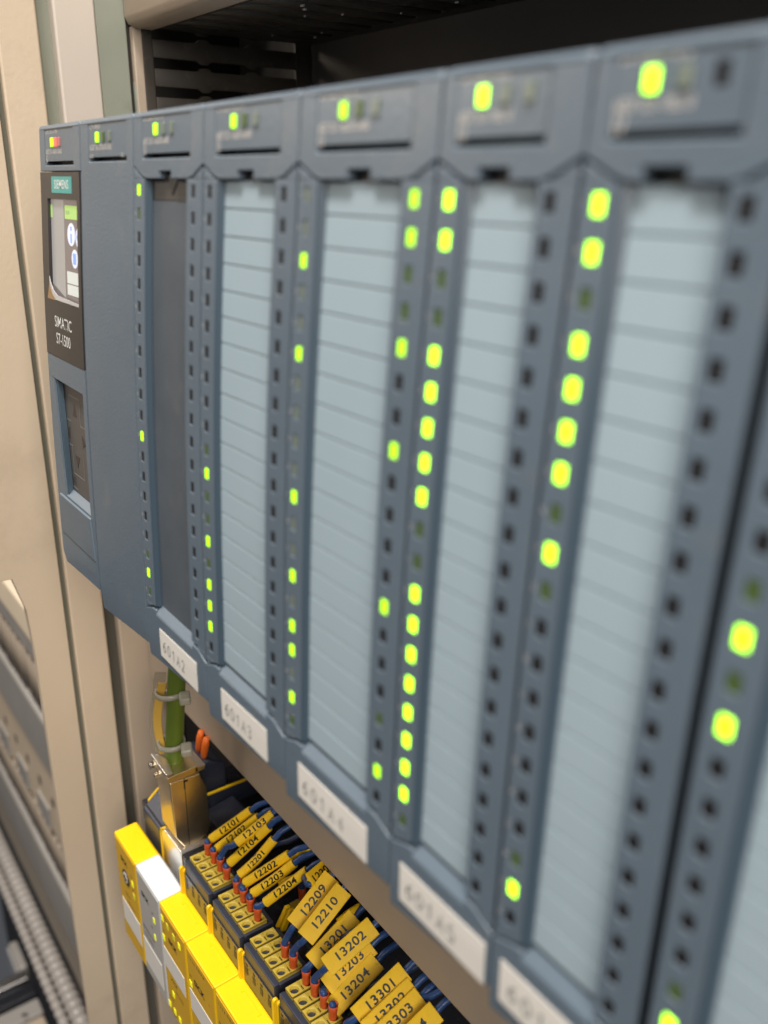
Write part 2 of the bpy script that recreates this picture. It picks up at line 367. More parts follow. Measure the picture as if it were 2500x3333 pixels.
reparent(box('front_rail', -128, 430, 66.0, 69.2, 51.1, 52.9, 'duct', bevel=0.3), td)
reparent(box('rear_rail', -128, 430, 124.8, 131, 51.1, 52.9, 'duct', bevel=0.3), td)
reparent(box('duct_top', -128, 430, 60, 131, 118, 120, 'duct'), td)
bd = bmesh.new(); random.seed(3)
for k in range(34):      # crumbs of dust and cut strands on the underside
    x, y = random.uniform(-120, 120), random.uniform(70, 128); s = random.uniform(.2, .6)
    add_box(bd, x, x + s * random.uniform(1, 4), y, y + s, 50.7, 51.15)
o = mesh_obj('dust', bd, 'printed', None); o['kind'] = 'stuff'; reparent(o, td)
# horizontal duct below the rack
ld = root('wiring_duct', (130, 95, -214), 'beige-lidded horizontal wiring duct under the grey rack, blue wires run up behind it', 'wiring duct')
bm = bmesh.new(); add_prism(bm, [(-129, 44, -199.4), (-129, 44, -130), (-129, 46, -128), (-129, 49, -128), (-129, 49, -130), (-129, 46, -131), (-129, 46, -198), (-129, 49, -199), (-129, 49, -200.6), (-129, 45.2, -200.6)], (560, 0, 0))
reparent(mesh_obj('lid', bm, 'lid', None, 0.5, 3), ld)
fm = None; x = -127
while x < 140:
    if fm is None:
        bm = bmesh.new(); add_box(bm, 0, 6.2, 52, 126, 0, 1.6); f = mesh_obj('duct_finger', bm, 'duct', None, 0.25); fm = f.data
    else:
        f = bpy.data.objects.new('duct_finger', fm); link(f)
    f.location = Vector((x, 0, -198.6)) * MM; f.parent = ld; f.matrix_parent_inverse = Matrix.Translation(-ld.location); x += 10
reparent(box('duct_top', -129, 430, 49, 131, -131, -129.5, 'duct'), ld)
reparent(box('front_rail', -129, 430, 48.5, 52.2, -198.8, -197, 'duct'), ld)

# ------------------------------------------------------------------ CONTROLLER MODULES
LX, LZ = 1.6, 2.3
def led_mesh():
    bm = bmesh.new(); add_box(bm, -LX / 2 + .04, LX / 2 - .04, 0.02, 1.2, -LZ / 2 + .04, LZ / 2 - .04)
    bmesh.ops.bevel(bm, geom=bm.edges[:], offset=0.12, segments=1, affect='EDGES')
    for v in bm.verts: v.co = v.co * MM
    me = bpy.data.meshes.new('status_light'); bm.to_mesh(me); bm.free(); return me
LEDM = {}
def led(kind, x, z, parent, sx=1.0, sz=1.0, dy=0.0):
    if kind not in LEDM:
        me = led_mesh(); me.materials.append(M[kind]); LEDM[kind] = me
    o = bpy.data.objects.new('status_light', LEDM[kind]); link(o, parent)
    o.location = Vector((x, S(z) + dy, z)) * MM; o.scale = (sx, 1, sz)
    o.rotation_euler = (math.atan2(S(z + 1) - S(z - 1), 2) * -1, 0, 0)
    if kind != 'ledoff': o['label'] = {'ledon': 'lit yellow-green status light', 'lednear': 'bright lit yellow-green status light', 'leddim': 'unlit dark green status light',
        'ledgrey': 'unlit grey-green status light', 'ledred': 'lit red status light', 'ledpink': 'dim pink status light'}[kind]
    return o
PITCH = 4.962
ROWZ = [-0.15 - PITCH * r for r in range(20)]
fieldmesh = {}
def surf_text(s, size, x, z, m, parent, sx=1.0, bold=0.0, off=-0.03, align='LEFT', name='lettering', space=1.0, panel=None):
    bm = text_bm(s, size, sx, bold, align, space)
    for v in bm.verts:
        xx, zz = x + v.co.x, z + v.co.y
        v.co = Vector((xx, (panel(zz) if panel else S(zz)) + off, zz))
    return mesh_obj(name, bm, m, parent)

def header(r, W, px0, px1, pz, outline_low, texts, leds, lx0, lstep, lz=11.7, notch=None, txx=None):
    """upper front: frame with a sunk label panel"""
    poly = [(0.27, 14.8), (px0, 14.8), (px0, pz), (px1, pz), (px1, 14.8), (W - .27, 14.8)] + outline_low
    plate('header_frame', poly, 0.0, 3.0, 'plc', r, bevel=0.28, step=4)
    tb = bmesh.new(); add_box(tb, .2, W - .2, S(14.8) - .12, S(14.8) + 4, 13.7, 15.3); mesh_obj('top_edge', tb, 'plc', r, 1.3, 5)
    sink = lambda z: S(z) + 0.14 + 0.0 * pz
    bm = bmesh.new(); zc = [pz + 1.0, lz - LZ / 2, lz + LZ / 2, 14.65]
    n = len(leds); xs = [px0 + .1]
    for k in range(n): xs += [lx0 + lstep * k - LX / 2, lx0 + lstep * k + LX / 2]
    xs.append(px1 - .1); V = {}
    def v(x, y, z):
        k = (round(x, 3), round(y, 3), round(z, 3))
        if k not in V: V[k] = bm.verts.new((x, y + sink(z), z))
        return V[k]
    for i in range(len(xs) - 1):
        for j in range(3):
            a, b, c, d = xs[i], xs[i + 1], zc[j], zc[j + 1]
            if j == 1 and i % 2 == 1:
                for p, q in (((a, c), (b, c)), ((b, c), (b, d)), ((b, d), (a, d)), ((a, d), (a, c))):
                    bm.faces.new((v(p[0], 0, p[1]), v(q[0], 0, q[1]), v(q[0], 1, q[1]), v(p[0], 1, p[1])))
                bm.faces.new((v(a, 1, c), v(b, 1, c), v(b, 1, d), v(a, 1, d)))
            else: bm.faces.new((v(a, 0, c), v(b, 0, c), v(b, 0, d), v(a, 0, d)))
    for i in range(len(xs) - 1):
        bm.faces.new((v(xs[i], 0, zc[0]), v(xs[i + 1], 0, zc[0]), v(xs[i + 1], 2, zc[0]), v(xs[i], 2, zc[0])))
    pan = mesh_obj('label_panel', bm, 'plc2', r)
    for s, size, tx, tz in texts:
        surf_text(s, size, tx, tz, 'printed', pan, 0.84, off=-0.03, panel=sink, bold=0.01)
    for k, kind in enumerate(leds): led('lednear' if kind == 'ledon' and r.location.x > .1 else kind, lx0 + lstep * k, lz, r, 1, 1.0, dy=sink(lz) - S(lz) - 0.35 if 'off' not in kind else 0.2)
    plate('slot_back', [(px0 - .6, pz - .4), (px1 + .6, pz - .4), (px1 + .6, 14.6), (px0 - .6, 14.6)], 2.6, 1, 'dark', r, bevel=0)  # near-black back stands for the shade inside the panel slot

def housing(r, W, low=-109.5):
    plate('housing', [(0.06, 14.4), (W - .06, 14.4), (W - .06, low), (0.06, low)], 3.05, 118, 'plc2', r, bevel=0.3, step=10)
def digits(r, x, nrow, size=1.35):
    bmT = bmesh.new()
    seq = ['0', '1', '2', '3', '4', '5', '6', '7']
    for k, z in enumerate(ROWZ):
        if k in (0, 9, 10, 19): s = '1' if k in (0, 10) else '5'
        else: s = seq[(k - 1) % 10 % 8]
        b = text_bm(s, size, 0.9, 0.0, 'CENTER'); me = bpy.data.meshes.new('x'); 
        for v in b.verts: v.co = Vector((x + v.co.x, S(z) - 0.03, z + v.co.y))
        b.to_mesh(me); b.free(); bmT.from_mesh(me); bpy.data.meshes.remove(me)
    return mesh_obj('lettering', bmT, 'printed', r)

def io_module(name, bx, W, label, cat, group, sx0, sx1, nx, left, right, strip, sticker, hleds, near=False, px=None, lxs=None, txt=None, stick=None, leftdigits=True):
    r = root(name, (bx, 0, 0), label, cat, group)
    housing(r, W)
    n0, n1 = nx
    low = [(W - .12, 4.75), (W - 4.75, 2.55), (sx1 + .5, 2.1), (n1, 2.1), (n1, 3.55), (n0, 3.55), (n0, 2.1), (sx0 - .2, 2.1), (4.85, 2.55), (.12, 4.75)]
    header(r, W, px[0], px[1], 6.1, low, txt, hleds, lxs[0], lxs[1])
    plate('clip_recess', [(n0 - .5, 1.6), (n1 + .5, 1.6), (n1 + .5, 4.2), (n0 - .5, 4.2)], 2.4, 0.6, 'dark', r, bevel=0)
    plate('rail_backing', [(0.1, 6), (W - .1, 6), (W - .1, -100.5), (0.1, -100.5)], 1.75, 1.4, 'dark', r, bevel=0)
    # rails with light windows
    for side, lx, x0, x1, kinds in (('L', 2.98, 0.34, sx0 - 1.3, left), ('R', W - 4.3, sx1 + .55, W - .34, right)):
        zc = [-97.45]; 
        for z in ROWZ[::-1]: zc += [z - LZ / 2, z + LZ / 2]
        zc.append(2.15)
        bm = cells([x0, lx - LX / 2, lx + LX / 2, x1], zc, lambda i, j: i == 1 and j % 2 == 1, 0, 1.7, 1.3)
        mesh_obj('light_rail', bm, 'plc', r, 0.16, 1)
        # pointed ends
        if side == 'L':
            plate('rail_tip', [(x0, 2.2), (x0, 4.25), (4.3, 2.35), (4.5, 2.2)], 0.05, 1.6, 'plc', r, 0.25)
            plate('rail_tip', [(x0, -97.5), (x0, -99.3), (4.3, -97.9), (4.6, -97.5)], 0.05, 1.6, 'plc', r, 0.25)
        else:
            plate('rail_tip', [(x1, 2.2), (x1, 4.25), (W - 4.3, 2.35), (W - 4.5, 2.2)], 0.05, 1.6, 'plc', r, 0.25)
            plate('rail_tip', [(x1, -97.5), (x1, -99.3), (W - 4.3, -97.9), (W - 4.6, -97.5)], 0.05, 1.6, 'plc', r, 0.25)
        for k, z in enumerate(ROWZ):
            kd = kinds.get(k, kinds.get('d', 'ledoff'))
            if kd == 'ledon' and near: kd = 'lednear'
            led(kd, lx, z, r, dy=-0.03 if kd in ('ledon', 'lednear') else 0.1)
    # inner side wall of the strip recess
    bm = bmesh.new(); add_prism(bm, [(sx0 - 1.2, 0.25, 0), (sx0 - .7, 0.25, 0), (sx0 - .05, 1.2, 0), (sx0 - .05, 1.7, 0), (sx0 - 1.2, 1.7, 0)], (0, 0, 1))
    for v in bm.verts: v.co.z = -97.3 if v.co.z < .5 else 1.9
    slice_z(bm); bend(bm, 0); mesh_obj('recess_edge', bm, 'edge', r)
    if strip:
        base = plate('label_strip', [(sx0 - .1, 1.95), (sx1 + .1, 1.95), (sx1 + .1, -97.3), (sx0 - .1, -97.3)], 1.42, 0.3, 'stripgap', r, bevel=0)
        key = (round(sx1 - sx0, 2),)
        for k in range(20):
            zt = 1.85 - 4.915 * k; zb = zt - 4.915 + 0.27
            if k == 0:
                poly = [(sx0 + .5, zt), (sx1 - .9, zt), (sx1, zt - 1.6), (sx1, zb), (sx0, zb), (sx0, zt - 1)]
            else: poly = [(sx0, zt), (sx1, zt), (sx1, zb), (sx0, zb)]
            bm = bmesh.new(); add_prism(bm, [(x, 0, z) for x, z in poly], (0, 0.3, 0)); bend(bm, 1.12 + random.uniform(-.008, .008))
            mesh_obj('label_field', bm, 'paper', base, 0.07, 1)
    else:
        plate('slot_floor', [(sx0 - .1, -2.2), (sx1 + .1, -2.2), (sx1 + .1, -97.3), (sx0 - .1, -97.3)], 1.55, 0.15, 'slot', r, bevel=0)
        plate('slot_end_shade', [(sx0 - .1, -2.0), (sx1 + .1, -2.0), (sx1 + .1, 2.6), (sx0 - .1, 2.6)], 1.5, 0.2, 'slotshade', r, bevel=0)  # plate that paints the shadow cast into the slot from above
        plate('slot_flap', [(sx0 + 8.5, 2.8), (sx0 + 14, 2.8), (sx0 + 10.5, -1.0)], 1.3, .2, 'dark', r, bevel=0)
    # ledge and lower flap
    bm = bmesh.new(); add_prism(bm, [(sx0 - .6, 1.5, -97.25), (sx0 - .6, 0.0, -99.3), (sx0 - .6, 3, -99.3), (sx0 - .6, 3, -97.25)], (sx1 - sx0 + 1.0, 0, 0)); bend(bm, 0)
    mesh_obj('ledge', bm, 'plc2', r, 0.12)
    fl = [(.14, -100.0), (4.7, -98.25), (sx0 - .7, -98.15), (sx0 - .6, -99.35), (sx1 + .4, -99.35), (sx1 + .5, -98.15), (W - 4.7, -98.25), (W - .14, -100.0), (W - .14, -109.9), (W * .8, -110.4), (.14, -113.3)]
    flap = plate('lower_flap', fl, 0, 2.6, 'plc', r, bevel=0.35, step=4)
    if sticker:
        a, b = stick
        t0, t1 = random.uniform(-.25, .25), random.uniform(-.25, .25)
        st = plate('sticker', [(a, -102.3 + t0), (b, -102.2 + t1), (b + .1, -109.7 + t1), (a + .1, -109.7 + t0)], -0.14, 0.12, 'sticker', r, bevel=0.0)
        bm = hand_bm(sticker, 2.9, (b - a - 6) / 5.6, 0.22)
        for v in bm.verts:
            xx = a + 2.0 + v.co.x; zz = -106.1 + v.co.y + (v.co.x) * -0.03; v.co = Vector((xx, S(zz) - 0.17, zz))
        mesh_obj('handwriting', bm, 'greyprint', st)
    return r

G = 'input modules standing side by side on the rail'
L = lambda lit, dim=(), grey=(), d='ledoff': {**{k: 'ledon' for k in lit}, **{k: 'leddim' for k in dim}, **{k: 'ledgrey' for k in grey}, 'd': d}
TX = lambda x: [('DI 32x24VDC HF', 1.75, x + .6, 14.0), ('6ES7 521-1BL00-0AB0', 1.75, x + .4, 9.4), ('X 2', 1.45, x + .4, 8.1), ('3 4', 1.45, x + .4, 7.1)]
TXB = lambda x: [('DI 32x24VDC', 1.75, x + .6, 14.0), ('6ES7 521-1BL10', 1.75, x + .4, 9.4), ('X 2', 1.45, x + .4, 8.1), ('3 4', 1.45, x + .4, 7.1)]
B = [2.3, 37.3, 72.3, 107.3, 132.3, 158.4]
OFF3 = {'d': 'ledoff'}
i35 = dict(nx=(14.2, 20.0), px=(5.1, 29.1), lxs=(12.3, 4.1), sx0=7.3, sx1=27.2)
m1 = io_module('input_module', B[0], 35, 'grey input module with an empty dark label slot, sticker 601A2', 'input module', G, left=L([0, 11, 18], [1, 17, 19]), right=OFF3, strip=False,
               sticker='601A2', hleds=['ledon', 'ledgrey', 'ledgrey'], txt=TX(5.1), stick=(8.6, 30.0), **i35)
m2 = io_module('input_module', B[1], 35, 'grey input module with a full label strip, sticker 601A3', 'input module', G, left=L([11, 14, 16, 17, 18], [10, 12, 13, 15]), right=OFF3, strip=True,
               sticker='601A3', hleds=['ledon', 'leddim', 'ledgrey'], txt=TX(5.1), stick=(7.7, 28.2), **i35)
m3 = io_module('input_module', B[2], 35, 'grey input module with sparse lights, sticker 601A4', 'input module', G, left=L([2, 5, 10, 13, 15, 16, 18], [19], [], 'ledgrey'), right=L([0, 1, 4, 7, 12, 18], [2, 3, 16]), strip=True,
               sticker='601A4', hleds=['ledon', 'leddim', 'ledgrey'], txt=TX(5.1), stick=(5.6, 28.6), **i35)
i25 = dict(nx=(8.2, 13.6), px=(3.0, 18.9), lxs=(7.7, 4.0))
m4 = io_module('input_module', B[3], 25, 'narrow grey input module with the longest run of lit lights, sticker 601A5', 'input module', G, sx0=6.6, sx1=18.1, left=L([0, 1, 4, 5, 6, 7, 8, 11, 12, 13, 14, 15, 16, 17, 18], [2, 3, 9, 10, 19]),
               right=OFF3, strip=True, sticker='601A5', hleds=['ledon', 'ledgrey', 'ledgrey'], txt=TXB(3.0), stick=(3.2, 24.0), near=True, **i25)
m5 = io_module('input_module', B[4], 25, 'narrow grey input module, rightmost one with its header in view, large blurred green lights', 'input module', G, sx0=6.6, sx1=18.1, left=L([0, 1, 3, 4, 5, 6, 8, 18], [2, 7, 9, 17]),
               right=OFF3, strip=True, sticker='601A6', hleds=['ledon', 'ledgrey', 'ledoff'], txt=TXB(3.0), stick=(2.3, 24.0), near=True, **i25)
m6 = io_module('input_module', B[5], 35, 'grey input module cut off by the right edge of the picture', 'input module', G, left=L([8, 10, 18], [7, 9, 17]), right=OFF3, strip=True,
               sticker=None, hleds=['ledon', 'ledgrey', 'ledgrey'], txt=TX(5.1), stick=None, near=True, **i35)
for r_, dx in ((m1, .95), (m2, .95), (m3, .95), (m4, .95), (m5, .95)): digits(r_, dx + .25, 20)

# plain communication module
cm = root('communication_module', (-32.7, 0, 0), 'plain grey communication module with a smooth blank front, right of the display unit', 'communication module')
housing(cm, 35)
header(cm, 35, 6.2, 30.9, 5.85, [(34.88, -110.2), (28, -111.0), (.12, -114.4)], [('CM 1542-5', 1.8, 7.2, 13.6), ('6GK7 542-5DX00-0XE0', 1.75, 6.9, 8.9), ('X1P1', 1.4, 6.7, 7.0), ('X 2', 1.4, 27.3, 7.0)],
       ['ledon', 'leddim', 'ledgrey'], 12.3, 4.1, lz=11.2)

# processor module with display
CX, CW = -66.6, 33.8
cp = root('processor_module', (CX, 0, 0), 'grey processor module with a small lit display and keypad, left end of rack', 'processor module')
housing(cp, CW, -106)
header(cp, CW, 5.0, 28.4, 5.3, [(CW - .12, 3.75), (.12, 3.75)], [('CPU 1511-1 PN', 1.8, 5.8, 13.6), ('6ES7 511-1AK01-0AB0', 1.7, 5.6, 8.6), ('X 2', 1.4, 5.6, 7.2), ('3 4', 1.4, 5.6, 6.3)],
       ['ledon', 'ledred', 'ledpink'], 11.2, 3.1, lz=11.0)
lx = lambda x: x - CX
bz = root  # noqa
# bezel as a frame around the display opening
o0, o1, zt, zb = lx(-60.6), lx(-36.0), -3.1, -29.6
bezel = plate('display_bezel', [(.2, 3.6), (CW - .9, 3.6), (CW - .9, -45.6), (.2, -45.6), (.2, zt), (o0, zt), (o0, zb), (o1, zb), (o1, zt), (.2, zt + .001)], -0.12, 2.4, 'bezel', cp, bevel=0.0)
plate('side_edge', [(CW - .85, 3.6), (CW - .12, 3.6), (CW - .12, -110), (CW - .85, -110)], 0.25, 2.4, 'plc', cp, bevel=0.1)
badge = plate('badge', [(lx(-56.3), 2.5), (lx(-39.6), 2.5), (lx(-39.6), -1.6), (lx(-56.3), -1.6)], -0.2, 0.1, 'teal', cp, bevel=0)
surf_text('SIEMENS', 3.1, lx(-47.95), 0.45, 'white', badge, 0.93, 0.045, -0.23, 'CENTER', space=1.12)
surf_text('SIMATIC', 4.3, lx(-57.4), -35.7, 'white', cp, 0.93, 0.02, -0.16)
surf_text('S7-1500', 4.3, lx(-56.6), -40.3, 'white', cp, 0.88, 0.02, -0.16)
DY = 0.75
disp = plate('display', [(o0, zt), (o1, zt), (o1, zb), (o0, zb)], DY, 0.3, 'lcd', cp, bevel=0)
def dpl(poly, m, off=0.06): return plate('screen_element', poly, DY - off, 0.03, m, disp, bevel=0, step=50)
dpl([(o0 + .2, zt - .2), (lx(-49.2), zt - .2), (lx(-49.2), zb + 1), (o0 + .2, zb + 4)], 'lcdreflect')  # reflection over the left half, painted as a panel
dpl([(o0 + .1, zt - 1.6), (o0 + 1.6, zt - 1.6), (o0 + 1.6, -8.0), (o0 + .1, -8.0)], 'lcdgreen', .1)  # painted strip for the green refracted at the window's edge
dpl([(lx(-48.3), -4.6), (o1, -4.6), (o1, -8.0), (lx(-48.3), -8.0)], 'lcdgreen', .1)
def disc(cx, cz, rx, rz, m, off, n=20, clip=None):
    P = [(cx + rx * math.cos(2 * math.pi * k / n), cz + rz * math.sin(2 * math.pi * k / n)) for k in range(n)]
    if clip is not None: P = [(min(x, clip), z) for x, z in P]
    dpl(P, m, off)
disc(lx(-43.3), -11.8, 3.1, 2.9, 'lcdwhite', .10); disc(lx(-37.0), -12.4, 2.8, 2.7, 'lcdwhite', .10, clip=o1)
disc(lx(-40.8), -17.8, 2.5, 2.4, 'lcdwhite', .10)
x = lx(-43.3); dpl([(x - .6, -11.6), (x + .6, -11.6), (x + .6, -13.9), (x - .6, -13.9)], 'lcdblue', .14); dpl([(x - .6, -9.8), (x + .6, -9.8), (x + .6, -10.8), (x - .6, -10.8)], 'lcdblue', .14)
x = lx(-37.6); dpl([(x - 1.4, -12.2), (x, -10.7), (x + 1.5, -12.2), (x, -14.2)], 'lcdblue', .14)
x = lx(-40.8); dpl([(x - 1.2, -16.4), (x + 1.2, -16.4), (x + 1.2, -19.2), (x - 1.2, -19.2)], 'lcdblue', .14)
dpl([(lx(-47.4), -21.3), (o1, -21.3), (o1, -24.4), (lx(-47.4), -24.4)], 'lcdpale', .1)
dpl([(lx(-47.4), -24.7), (o1, -24.7), (o1, -27.4), (lx(-47.4), -27.4)], 'lcdpale', .1)
surf_text('RUN', 1.5, lx(-47.4), -6.4, 'greengrey', disp, 1, 0, DY - .13)
film = plate('film', [(o0, -23.6), (o0 + 1.0, -25.2), (o0 + 3.4, -27.2), (o0 + 7, -28.3), (o1, -28.9), (o1, zb), (o0 + 5.2, zb), (o0 + 2.4, -28.3), (o0, -25.4)], -0.22, 0.12, 'film', cp, bevel=0)
plate('film_corner', [(o0 - 2.4, zb - .2), (o0 - .4, -25.6), (o0 + 2.3, -28.4), (o0 + 4.6, zb - .2)], -0.19, 0.06, 'filmreflect', cp, bevel=0)
# lower cover with keypad recess
k0, k1 = lx(-61.7), lx(-36.4)
plate('lower_cover', [(.14, -45.75), (CW - .9, -45.75), (CW - .9, -109.0), (6, -110.6), (2.6, -110.9), (.14, -107.5), (.14, -52.3), (k0, -52.5), (k0 + 1.9, -68), (k0 + 3.6, -87.3), (k1, -87.3), (k1, -52.6), (.14, -52.25)], 0, 3.2, 'plc', cp, bevel=0)
ky = lambda off: off
kp = plate('keypad', [(k0 - .2, -52.2), (k1 + .3, -52.2), (k1 + .3, -87.5), (k0, -87.5)], 2.1, 0.5, 'keypad', cp, bevel=0)
bm = bmesh.new(); add_prism(bm, [(k0 + 3.2, 2.0, -85.6), (k0 + 3.2, -0.1, -87.6), (k0 + 3.2, 2.5, -87.6)], (k1 - k0 - 3.2, 0, 0)); bend(bm, 0); mesh_obj('key_ledge', bm, 'plc', cp, 0.15)
plate('recess_side', [(k0 - .1, -52.4), (k0 + 1.6, -53.4), (k0 + 3.4, -68), (k0 + 4.6, -87.4), (k0, -87.4)], 0.5, 1.5, 'edge', cp, bevel=0.1)  # added strip, its dark colour stands for shade on the recess wall
def key(poly, m): plate('key_symbol', [(lx(x), z) for x, z in poly], 2.02, 0.06, m, kp, bevel=0, step=50)
for P in ([(-51.0, -58.2), (-53.0, -62.1), (-49.2, -62.1)], [(-56.3, -66.0), (-60.3, -68.0), (-56.6, -69.8)], [(-46.0, -66.2), (-42.0, -68.4), (-45.6, -70.0)], [(-53.2, -73.8), (-49.1, -73.8), (-51.6, -77.6)]): key(P, 'keyarrow')
def kline(a, b, w=.28):
    a, b = Vector(a), Vector(b); t = (b - a).normalized(); n = Vector((-t.y, t.x)) * w / 2
    key([tuple(a + n), tuple(b + n), tuple(b - n), tuple(a - n)], 'keyline')
for a, b in (((-55.5, -56.5), (-46.5, -56.5)), ((-46.5, -56.5), (-46.5, -64)), ((-55.5, -56.5), (-55.5, -60)), ((-60.8, -64.2), (-55.0, -64.2)), ((-60.2, -71.6), (-54.6, -71.6)), ((-46.5, -64.0), (-42, -64.0)),
             ((-55.4, -72), (-55.4, -80)), ((-55.4, -80), (-46, -80)), ((-46, -72), (-46, -80)), ((-57.5, -84.6), (-53, -84.6))): kline(a, b)
surf_text('ESC', 2.6, lx(-58), -82.3, 'keyarrow', kp, .9, 0, 1.98)
bm = bmesh.new(); add_prism(bm, [(3.0, 0, -87.9), (k1, 0, -87.9), (k1 + 1.5, 0, -101), (1.2, 0, -101)], (0, 1, 0)); 
for v in bm.verts: v.co.y += 0.0 if v.co.z < -95 else -0.35
slice_z(bm); bend(bm, -0.25); mesh_obj('door_bulge', bm, 'plc', cp, 0.5, 3)

# ------------------------------------------------------------------ SAFETY MODULES (yellow) AND GATEWAY (white)
PX = 22.42
def cap_module(idx, name, label, cat, group, m, mf, front):
    x0 = -90.2 + PX * idx
    r = root(name, (x0, 0, 0), label, cat, group); w = PX - 0.14
    # cap shell with a sunk front panel
    bm = bmesh.new(); add_prism(bm, [(0.07, 9.3, -238.4), (0.07, 18.3, -237.9), (0.07, 19.4, -239.5), (0.07, 19.4, -290.5), (0.07, 15, -293.0), (0.07, 10.2, -289.6), (0.07, 9.3, -288.6)], (w, 0, 0))
    mesh_obj('cap', bm, m, r, 0.55, 3)
    bm = bmesh.new(); add_prism(bm, [(1.0, 0, -239.6), (w - .9, 0, -239.6), (w - .9, 0, -288.0), (1.0, 0, -288.0)], (0, .3, 0))
    for v in bm.verts: v.co.y += 9.12
    fp = mesh_obj('front_panel', bm, mf, r, 0.12, 1)
    box('body', 0.3, w - .1, 21.5, 130, -300, -228.6, 'black', r, 0.4)
    # moulded mark in the top
    bm = bmesh.new(); add_box(bm, 6.6, 17.4, 16.2, 16.6, -238.05, -237.86); add_box(bm, 5.4, 6.8, 15.3, 16.6, -238.1, -237.9); add_box(bm, 17.2, 17.6, 15.3, 16.6, -238.05, -237.9)
    mesh_obj('moulded_mark', bm, m, r)
    for f in front: f(r, fp)
    return r
def ftext(s, size, x, z, m='blackprint', sx=1.0, bold=0.0):
    def f(r, fp):
        bm = text_bm(s, size, sx, bold); place_text(bm, 'lettering', (x, 9.07, z), (1, 0, 0), (0, 0, 1), m, fp)
    return f
def fbox(name, x0, x1, z0, z1, m, d=0.1):
    def f(r, fp):
        o = box(name, x0, x1, 9.1 - d, 9.2, z0, z1, m, r, 0.0)
    return f
def flight(x, z, m, w=1.9, h=2.4): return fbox('status_light', x - w / 2, x + w / 2, z - h / 2, z + h / 2, m, 0.12)
M['ylit'] = mat('yellow_light', (0.7, 0.7, 0.02), 0.4, emit=(0.86, 0.90, 0.01), estr=0.42)
M['ydull'] = mat('dull_yellow_light', (0.62, 0.6, 0.03), 0.4, emit=(0.8, 0.8, 0.01), estr=0.1)
def fdial(r, fp):
    bm = bmesh.new(); add_tube(bm, [(10.2, 9.2, -253.4), (10.2, 8.75, -253.4)], 3.4, 24); o = mesh_obj('dial', bm, 'duct', r, 0.15)
    bm = bmesh.new(); add_tube(bm, [(10.2, 8.8, -253.4), (10.2, 8.6, -253.4)], 2.3, 24); mesh_obj('dial_face', bm, 'pinkbeige', o)
    bm = bmesh.new(); add_box(bm, 9.8, 10.6, 8.5, 8.62, -255.3, -251.5); add_box(bm, 8.4, 12, 8.5, 8.6, -253.8, -253.0); mesh_obj('dial_slot', bm, 'duct', o)
smallrow = [ftext('1 2 3 4', 1.7, 2.5, -242.2), ftext('I5 I6 I7 I8', 1.6, 8.6, -241.7)]
cap_module(0, 'safety_module', 'yellow safety module with a round dial on its front, leftmost of the yellow row', 'safety module', 'yellow safety modules', 'yellow', 'yfront',
    [ftext('SICK', 2.9, 6.0, -246.3, sx=1.1, bold=.12), fdial, flight(17.2, -251.5, 'ylit'), flight(17.4, -257.5, 'ydull'), ftext('MS', 1.4, 15.4, -248.6), ftext('EFI', 1.4, 16, -255), ftext('CPU3', 2.2, 6.8, -262.8),
     ftext('FLEXI SOFT', 1.6, 8.5, -266.2), fbox('sticker', 2.2, 20.8, -279.8, -268.6, 'sticker'), ftext('12 A1', 2.0, 7, -274.5, 'greyprint')])
cap_module(1, 'gateway_module', 'white gateway module with two small green lights between yellow ones', 'gateway module', None, 'gwhite', 'gfront',
    [ftext('SICK', 2.9, 4.4, -247.9, sx=1.15, bold=.12), ftext('BF', 1.4, 13.8, -250.2), flight(15.7, -252.6, 'ylit', 1.5), ftext('MS', 1.4, 11.8, -258), flight(15.0, -261.0, 'ylit', 1.5),
     ftext('PROFIBUS DP', 1.9, 2.6, -264.6), ftext('FX0-GPRO', 1.9, 3.6, -267.8), fbox('sticker', 1.6, 19.2, -283.4, -271.0, 'sticker'), ftext('12 A2', 2.0, 5, -277, 'greyprint')])
cap_module(2, 'safety_module', 'yellow safety module with several lit squares, directly right of the white gateway', 'safety module', 'yellow safety modules', 'yellow', 'yfront',
    smallrow + [flight(2.6, -243.8, 'ylit'), flight(6.8, -244.4, 'ydull'), flight(12.2, -244.8, 'ydull'), flight(16.9, -244.8, 'ylit'), flight(2.3, -252.8, 'ylit'), ftext('MS', 1.4, 2.0, -249.5), ftext('SICK', 3.0, 6.6, -250.3, sx=1.15, bold=.12),
     fbox('sticker', 1.2, 19.0, -266.4, -257.4, 'sticker'), ftext('120A3', 1.8, 6.2, -261.9, 'greyprint'), ftext('XTDI', 2.4, 5.4, -269.4), ftext('FX3-XTIO', 1.6, 9, -272.6), flight(6.6, -276.2, 'ylit'), flight(1.8, -284.9, 'ylit'), flight(6.4, -284.7, 'ylit'), flight(10.8, -284.7, 'ylit'),
     ftext('5 6 7 8', 1.5, 2, -280), ftext('I1 I2 I3', 1.5, 3, -287)])
def y3row(lab): return smallrow + [flight(1.9 + .7, -254.3, 'ylit'), ftext('MS', 1.4, 2.0, -250.6), ftext('SICK', 3.3, 5.6, -250.8, sx=1.15, bold=.12), ftext('X', 1.6, 16.5, -250.8, 'ledpink'),
     fbox('sticker', 1.2, 19.0, -266.6, -257.2, 'sticker'), ftext(lab, 1.8, 5.6, -262.0, 'greyprint'), ftext('XTIO', 2.4, 5.4, -270.2)]
cap_module(3, 'safety_module', 'yellow safety module with one lit square above its sticker, second right of white gateway', 'safety module', 'yellow safety modules', 'yellow', 'yfront', y3row('120A4'))
cap_module(4, 'safety_module', 'yellow safety module third right of the white gateway, cut off by the bottom edge', 'safety module', 'yellow safety modules', 'yellow', 'yfront', y3row('120A5'))

